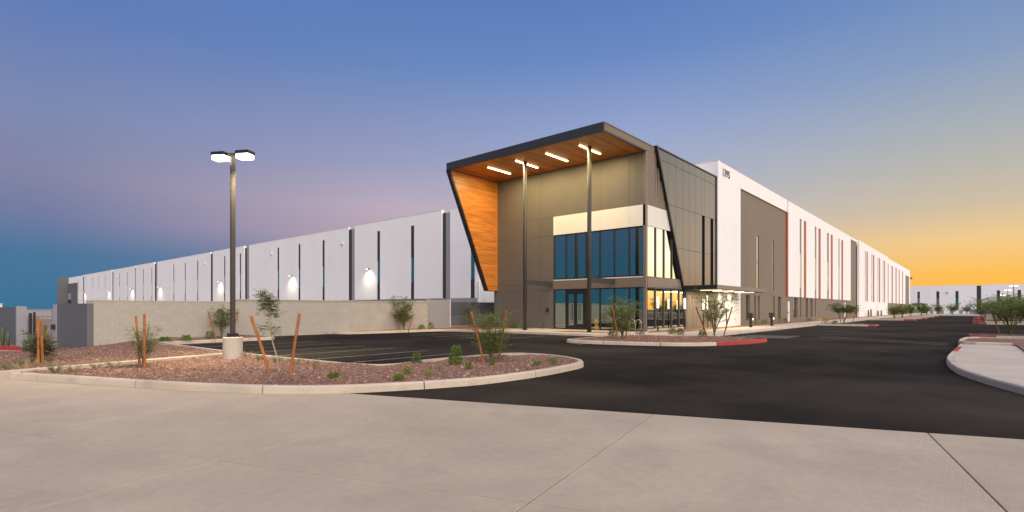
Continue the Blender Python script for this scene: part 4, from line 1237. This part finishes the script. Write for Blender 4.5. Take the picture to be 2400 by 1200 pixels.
plant_tree('shrub', 'dry grey green shrub around two stakes in the rear left bed', 'shrub', 336, 856, Z, M_BARK, M_DRYLEAF, GT,
           seed=14, h=1.1, r=.45, z_low=.2, stems=9, twigs=18, leafn=3, leaf=.045, w=.014, stem_r=.008)
stake('straight orange stake in front of the dry shrub', (339, 859), (340, 736), Z, .03); stake('paler leaning stake behind the dry shrub', (328, 855), (319, 740), Z, .03)
plant_tree('shrub', 'pale green shrub around the stakes near the open gateway', 'shrub', 95, 848, .1, M_BARK, M_DRYLEAF, GT,
           seed=15, h=.8, r=.42, z_low=.1, stems=10, twigs=20, leafn=5, leaf=.05, w=.02, stem_r=.008)
stake('dark orange stake nearest the open gateway shrub', (100, 851), (102, 751), .1, .031); stake('yellowish stake left of the open gateway shrub', (90, 851), (80, 744), .1, .031); stake('short stake behind the open gateway shrub', (107, 822), (108, 773), -.1, .03)
x9, y9 = 58.1, 9.3
def far_tree(label, x, y, zb, leafm=M_LEAF, bark=M_BARK, proto=None, s=1.0, name='young_tree', **kw):
    if proto is None:
        t = thing(name, label, 'tree', (x, y, zb), GT)
        tr, cr = tree_mesh(**kw)
        for nm, mb, m in (('trunk', tr, bark), ('crown', cr, leafm)):
            o = mb.build(nm, m); o.parent = t
    else:
        t = copy_tree(proto); t.location = (x, y, zb); t['label'] = label
        t.scale = (s, s, s * random.uniform(.9, 1.1)); t.rotation_euler = (0, 0, random.uniform(0, 6.28))
    return t
dome = far_tree('dark dome shaped tree on the first parking island by the facade', x9, y9, .13, M_LEAF2, seed=21, h=1.9, r=1.25, z_low=1.0, stems=8, twigs=24, leafn=3, leaf=.12, w=.038, stem_r=.02, up=.5)
stake('left stake of the dome shaped tree by the facade', (1973, 760), (1961, 724), .1, .035); stake('right stake of the dome shaped tree by the facade', (1995, 760), (2009, 727), .1, .035)
mid = far_tree('small tree on the second parking island by the facade', 88.8, 8.3, .13, seed=22, h=2.0, r=1.1, z_low=.5, stems=7, twigs=20, leafn=3, leaf=.14, w=.045, stem_r=.02)
for i, (x, y, s, lab) in enumerate(((102.6, 8.6, 1.05, 'small tree on the third parking island by the facade'), (117, 8.6, 1.2, 'small tree on the fourth parking island by the facade'), (131.5, 8, 1.3, 'small tree on the fifth parking island by the facade'), (146.5, 8, 1.3, 'small tree on the sixth parking island by the facade'),
                     (158, 6.5, 1.4, 'leftmost of the small trees at the end of the road'), (162, 4.0, 1.5, 'middle tree at the end of the road'), (166, 1.5, 1.2, 'rightmost tree at the end of the road'))):
    far_tree(lab, x, y, .12, proto=mid, s=s)
big = far_tree('feathery tree nearest on the right side, on the first red nosed island', 39.9, -1.45, .13, seed=31, h=2.1, r=1.25, z_low=.75, stems=9, twigs=30, leafn=3, leaf=.09, w=.026, stem_r=.026, up=.7)
stake('double stake leaning on the nearest tree at right', (2345, 786), (2328, 731), .13, .03); stake('second stake beside the nearest tree at right', (2343, 785), (2326, 728), .13, .025)
for i, (x, y, s, lab) in enumerate(((39.6, -3.2, 1.15, 'feathery tree cut by the right edge of the picture'), (58.0, -3.1, 1.1, 'bushy tree just behind the nearest right tree'), (61, -4.4, 1.25, 'tree behind at the right edge, below the tallest distant lamp pole'),
                     (72.8, -.6, 1.0, 'left tree of the right hand row, over the second red nosed island'), (73.5, -3.4, 1.3, 'tree in the right hand row on the second red nosed island'), (84, -2.6, 1.35, 'tree in the right hand row on the third red nosed island'), (102.5, -2.5, 1.4, 'far tree in the right hand row'), (120, -3.5, 1.5, 'farthest tree in the right hand row'))):
    far_tree(lab, x, y, .12, proto=big, s=s)
stake('upright orange stake by the red noses at right', (2311, 750), (2311, 740), .1, .06)

def bush_mesh(seed, r, h, n, leaf, w):
    rnd = random.Random(seed); mb = MB()
    for k in range(n):
        a = rnd.uniform(0, 6.283); t = rnd.random()
        rad = r * math.sqrt(rnd.random()) * (1 - .75 * max(0, t - .35))
        p = Vector((math.cos(a) * rad, math.sin(a) * rad, h * t * (1 - .25 * rnd.random())))
        d_ = Vector((math.cos(a) * .7, math.sin(a) * .7, rnd.uniform(.2, 1.2)))
        mb.leaf(p, d_, (rnd.uniform(-1, 1), rnd.uniform(-1, 1), 1), leaf * rnd.uniform(.7, 1.3), w)
    for k in range(5):
        a = k * 1.256
        mb.tube([(0, 0, -.02), (math.cos(a) * r * .5, math.sin(a) * r * .5, h * .6)], [.008, .004], 3)
    return mb
def tuft_mesh(seed, r, h, n, w):
    rnd = random.Random(seed); mb = MB()
    for k in range(n):
        a = rnd.uniform(0, 6.283); b_a = rnd.uniform(.2, 1.0)
        d_ = Vector((math.cos(a) * b_a, math.sin(a) * b_a, 1))
        mb.leaf((math.cos(a) * r * .15, math.sin(a) * r * .15, -.01), d_, (math.sin(a), -math.cos(a), .3), h * rnd.uniform(.6, 1.15), w)
    return mb
def low_plant(name, label, cat, px, py, zb, mb, m, group, flowers=0, seed=0):
    x, y = ground(px, py, zb)
    t = thing(name, label, cat, (x, y, zb), group)
    o = mb.build('foliage', m); o.parent = t
    if flowers:
        rnd = random.Random(seed); fm = MB()
        for k in range(flowers):
            a = rnd.uniform(0, 6.28); rr = rnd.uniform(.02, .12)
            c_ = Vector((math.cos(a) * rr, math.sin(a) * rr, rnd.uniform(.12, .2)))
            fm.tube([c_, c_ + Vector((0, 0, .02))], [.005, .022], 6)
        o2 = fm.build('flowers', M_YELLOW); o2.parent = t
    return t
GB = 'small plants in the beds'
low_plant('shrub', 'bright green pointed shrub left of the middle staked tree', 'shrub', 1068, 856, Z, bush_mesh(41, .17, .52, 520, .07, .028), M_LEAF3, GB)
low_plant('shrub', 'dark round shrub near the back kerb of the front bed', 'shrub', 977, 853, Z, bush_mesh(42, .13, .30, 320, .05, .025), M_LEAF2, GB)
low_plant('shrub', 'small bright shrub in front of the left stake of the middle tree', 'shrub', 1098, 866, Z, bush_mesh(43, .09, .2, 160, .05, .02), M_LEAF3, GB)
low_plant('shrub', 'small shrub at the foot of the middle staked tree', 'shrub', 1154, 857, Z, bush_mesh(44, .08, .18, 120, .05, .02), M_LEAF3, GB)
low_plant('shrub', 'low bright green plant lying near the front kerb', 'shrub', 783, 887, Z, bush_mesh(45, .13, .12, 170, .06, .022), M_LEAF3, GB)
low_plant('flower', 'leafy plant with small yellow flowers in the middle of the front bed', 'plant', 955, 877, Z, bush_mesh(46, .12, .18, 200, .05, .018), M_LEAF, GB, 3, 1)
low_plant('shrub', 'round leafy plant just below the yellow flowered plant', 'shrub', 936, 892, Z, bush_mesh(47, .11, .13, 190, .05, .02), M_LEAF3, GB)
low_plant('shrub', 'thin sprig right of the yellow flowered plant', 'shrub', 1006, 884, Z, bush_mesh(48, .07, .2, 90, .05, .016), M_LEAF, GB)
low_plant('shrub', 'sparse pale sprig between the sprig and the pointed shrub', 'shrub', 1031, 866, Z, bush_mesh(49, .08, .17, 60, .05, .014), M_DRYLEAF, GB)
low_plant('flower', 'low plant with a yellow flower near the rounded end of the bed', 'plant', 1259, 860, Z, bush_mesh(50, .11, .17, 180, .05, .018), M_LEAF, GB, 2, 4)
low_plant('shrub', 'rightmost little shrub by the rounded end of the bed', 'shrub', 1298, 853, Z, bush_mesh(51, .10, .17, 170, .05, .018), M_LEAF, GB)
tufts = [(50, 856, 'straw tuft left of the gateway stakes'), (75, 856, 'straw tuft just below the gateway stakes'), (119, 860, 'wide straw tuft right of the gateway stakes'), (18, 868, 'straw tuft near the left edge of the picture'), (51, 868, 'grey green tuft above the left end of the divider'),
         (226, 866, 'straw tuft touching the divider strip on its near side'), (130, 873, 'grey green tuft at the left of the divider strip'), (172, 873, 'small straw tuft next to the grey green tuft'), (267, 865, 'tuft with a tall dry stalk by the divider strip'),
         (650, 850, 'straw tuft behind the bare sapling trunk'), (694, 856, 'pale straw tuft right of the right sapling stake'), (742, 861, 'thin straw tuft by the back kerb of the front bed'), (610, 845, 'faint tuft between lamp base and sapling'), (580, 838, 'tuft at the right foot of the lamp base'), (214, 833, 'olive tuft in front of the dark grey return wall')]
for i, (px, py, lab) in enumerate(tufts):
    low_plant('grass_tuft', lab, 'grass tuft', px, py, Z, tuft_mesh(60 + i, .2, .26 if i != 8 else .36, 70, .008), M_STRAW if i % 3 else M_DRYLEAF, 'dry grass tufts in the beds')
for i, (px, py, r, h, m, lab) in enumerate(((1225, 771, .32, .6, M_LEAF3, 'light green shrub behind the left round column'), (1277, 770, .2, .5, M_LEAF3, 'small sprout against the taupe wall left of the entrance glass'), (1203, 768, .15, .4, M_LEAF, 'thin twig plant by the taupe wall near the corner'),
        (1435, 788, .2, .3, M_DRYLEAF, 'grey green shrub at the left of the entrance island'), (1501, 785, .22, .35, M_DRYLEAF, 'pale shrub on the entrance island below the bike hoops'), (1575, 784, .22, .42, M_LEAF3, 'yellow green shrub on the island below the first path light'), (1595, 785, .2, .36, M_DRYLEAF, 'olive shrub next to the yellow green shrub on the island'), (1647, 788, .2, .3, M_LEAF, 'small shrub at the foot of the airy tree'),
        (436, 799, .2, .25, M_LEAF, 'low shrub at the foot of the block wall, left'), (387, 801, .25, .2, M_LEAF3, 'flat plant at the left end of the wall bed'), (493, 794, .22, .35, M_LEAF3, 'bright shrub left of the tree behind the lamp pole'), (988, 772, .25, .3, M_LEAF3, 'bright plant beside the right wall tree'), (1010, 771, .2, .5, M_LEAF3, 'taller bright plant by the grey pier'),
        (1771, 760, .25, .5, M_LEAF3, 'plant under the first slim windows'), (1793, 759, .25, .45, M_LEAF, 'fan shaped plant between the charging posts'), (1827, 756, .35, .7, M_LEAF3, 'round green shrub left of the white side door'), (1841, 757, .2, .5, M_LEAF, 'thin plant next to the white side door'), (1896, 753, .35, .4, M_LEAF2, 'dark shrub under the third pair of windows'), (1935, 757.5, .4, .5, M_LEAF2, 'dark shrub on the kerb of the first parking island'), (1957, 759, .3, .3, M_LEAF2, 'low shrub beside the dome shaped tree'))):
    low_plant('shrub', lab, 'shrub', px, py, .14, bush_mesh(80 + i, r, h, 200, .09, .04), m, GB)
low_plant('flower', 'tall yellow flowering plant right of the right round column', 'plant', 1398, 775, .16, bush_mesh(120, .12, .8, 110, .09, .035), M_YELLOW, GB)
for i in range(5):
    px = 1918 + i * 4.6
    low_plant('flower', ['first', 'second', 'third', 'fourth', 'fifth'][i] + ' of five yellow mounds along the taupe wall, from the left', 'plant', px, 752.5 - i * .3, .14, bush_mesh(130 + i, .2, .22, 40, .1, .05), M_YELLOW, 'yellow mounds along the facade')
def cactus(label, px, py, zb, hs):
    x, y = ground(px, py, zb)
    t = thing('cactus', label, 'cactus', (x, y, zb), 'column cacti by the gateway')
    for k, (dx, h) in enumerate(hs):
        p = RT * dx
        o = MB().tube([(p.x, p.y, -.05), (p.x, p.y, h * .9), (p.x, p.y, h)], [.07, .07, .03], 8).build('stem', M_CACTUS, smooth=True); o.parent = t
cactus('pair of thin cacti before the left grey wall', 11, 808, -.3, [(-.1, .95), (.18, .65)])
cactus('short cacti beside the gateway end', 62, 820, -.25, [(-.08, .45), (.1, .5)])
cactus('tall cactus behind the gateway stakes', 106, 812, -.3, [(0, 1.1)])
for px, h, lab in ((2035, .9, 'slim dark cactus on the white wall bed, leftmost'), (2041, 1.0, 'slim cactus, second on the white wall bed'), (2057, .8, 'slim cactus right of the downspout on the white wall'), (2065, .85, 'slim cactus group farthest right on the white wall')):
    x = side(px, 14.6)
    t = thing('cactus', lab, 'cactus', (x, 14.6, .13), 'slim cacti along the white wall')
    for k in range(2):
        o = MB().tube([(k * .5, 0, 0), (k * .5 + .1, 0, h * 1.3)], [.12, .08], 6).build('stem', M_CACTUS); o.parent = t
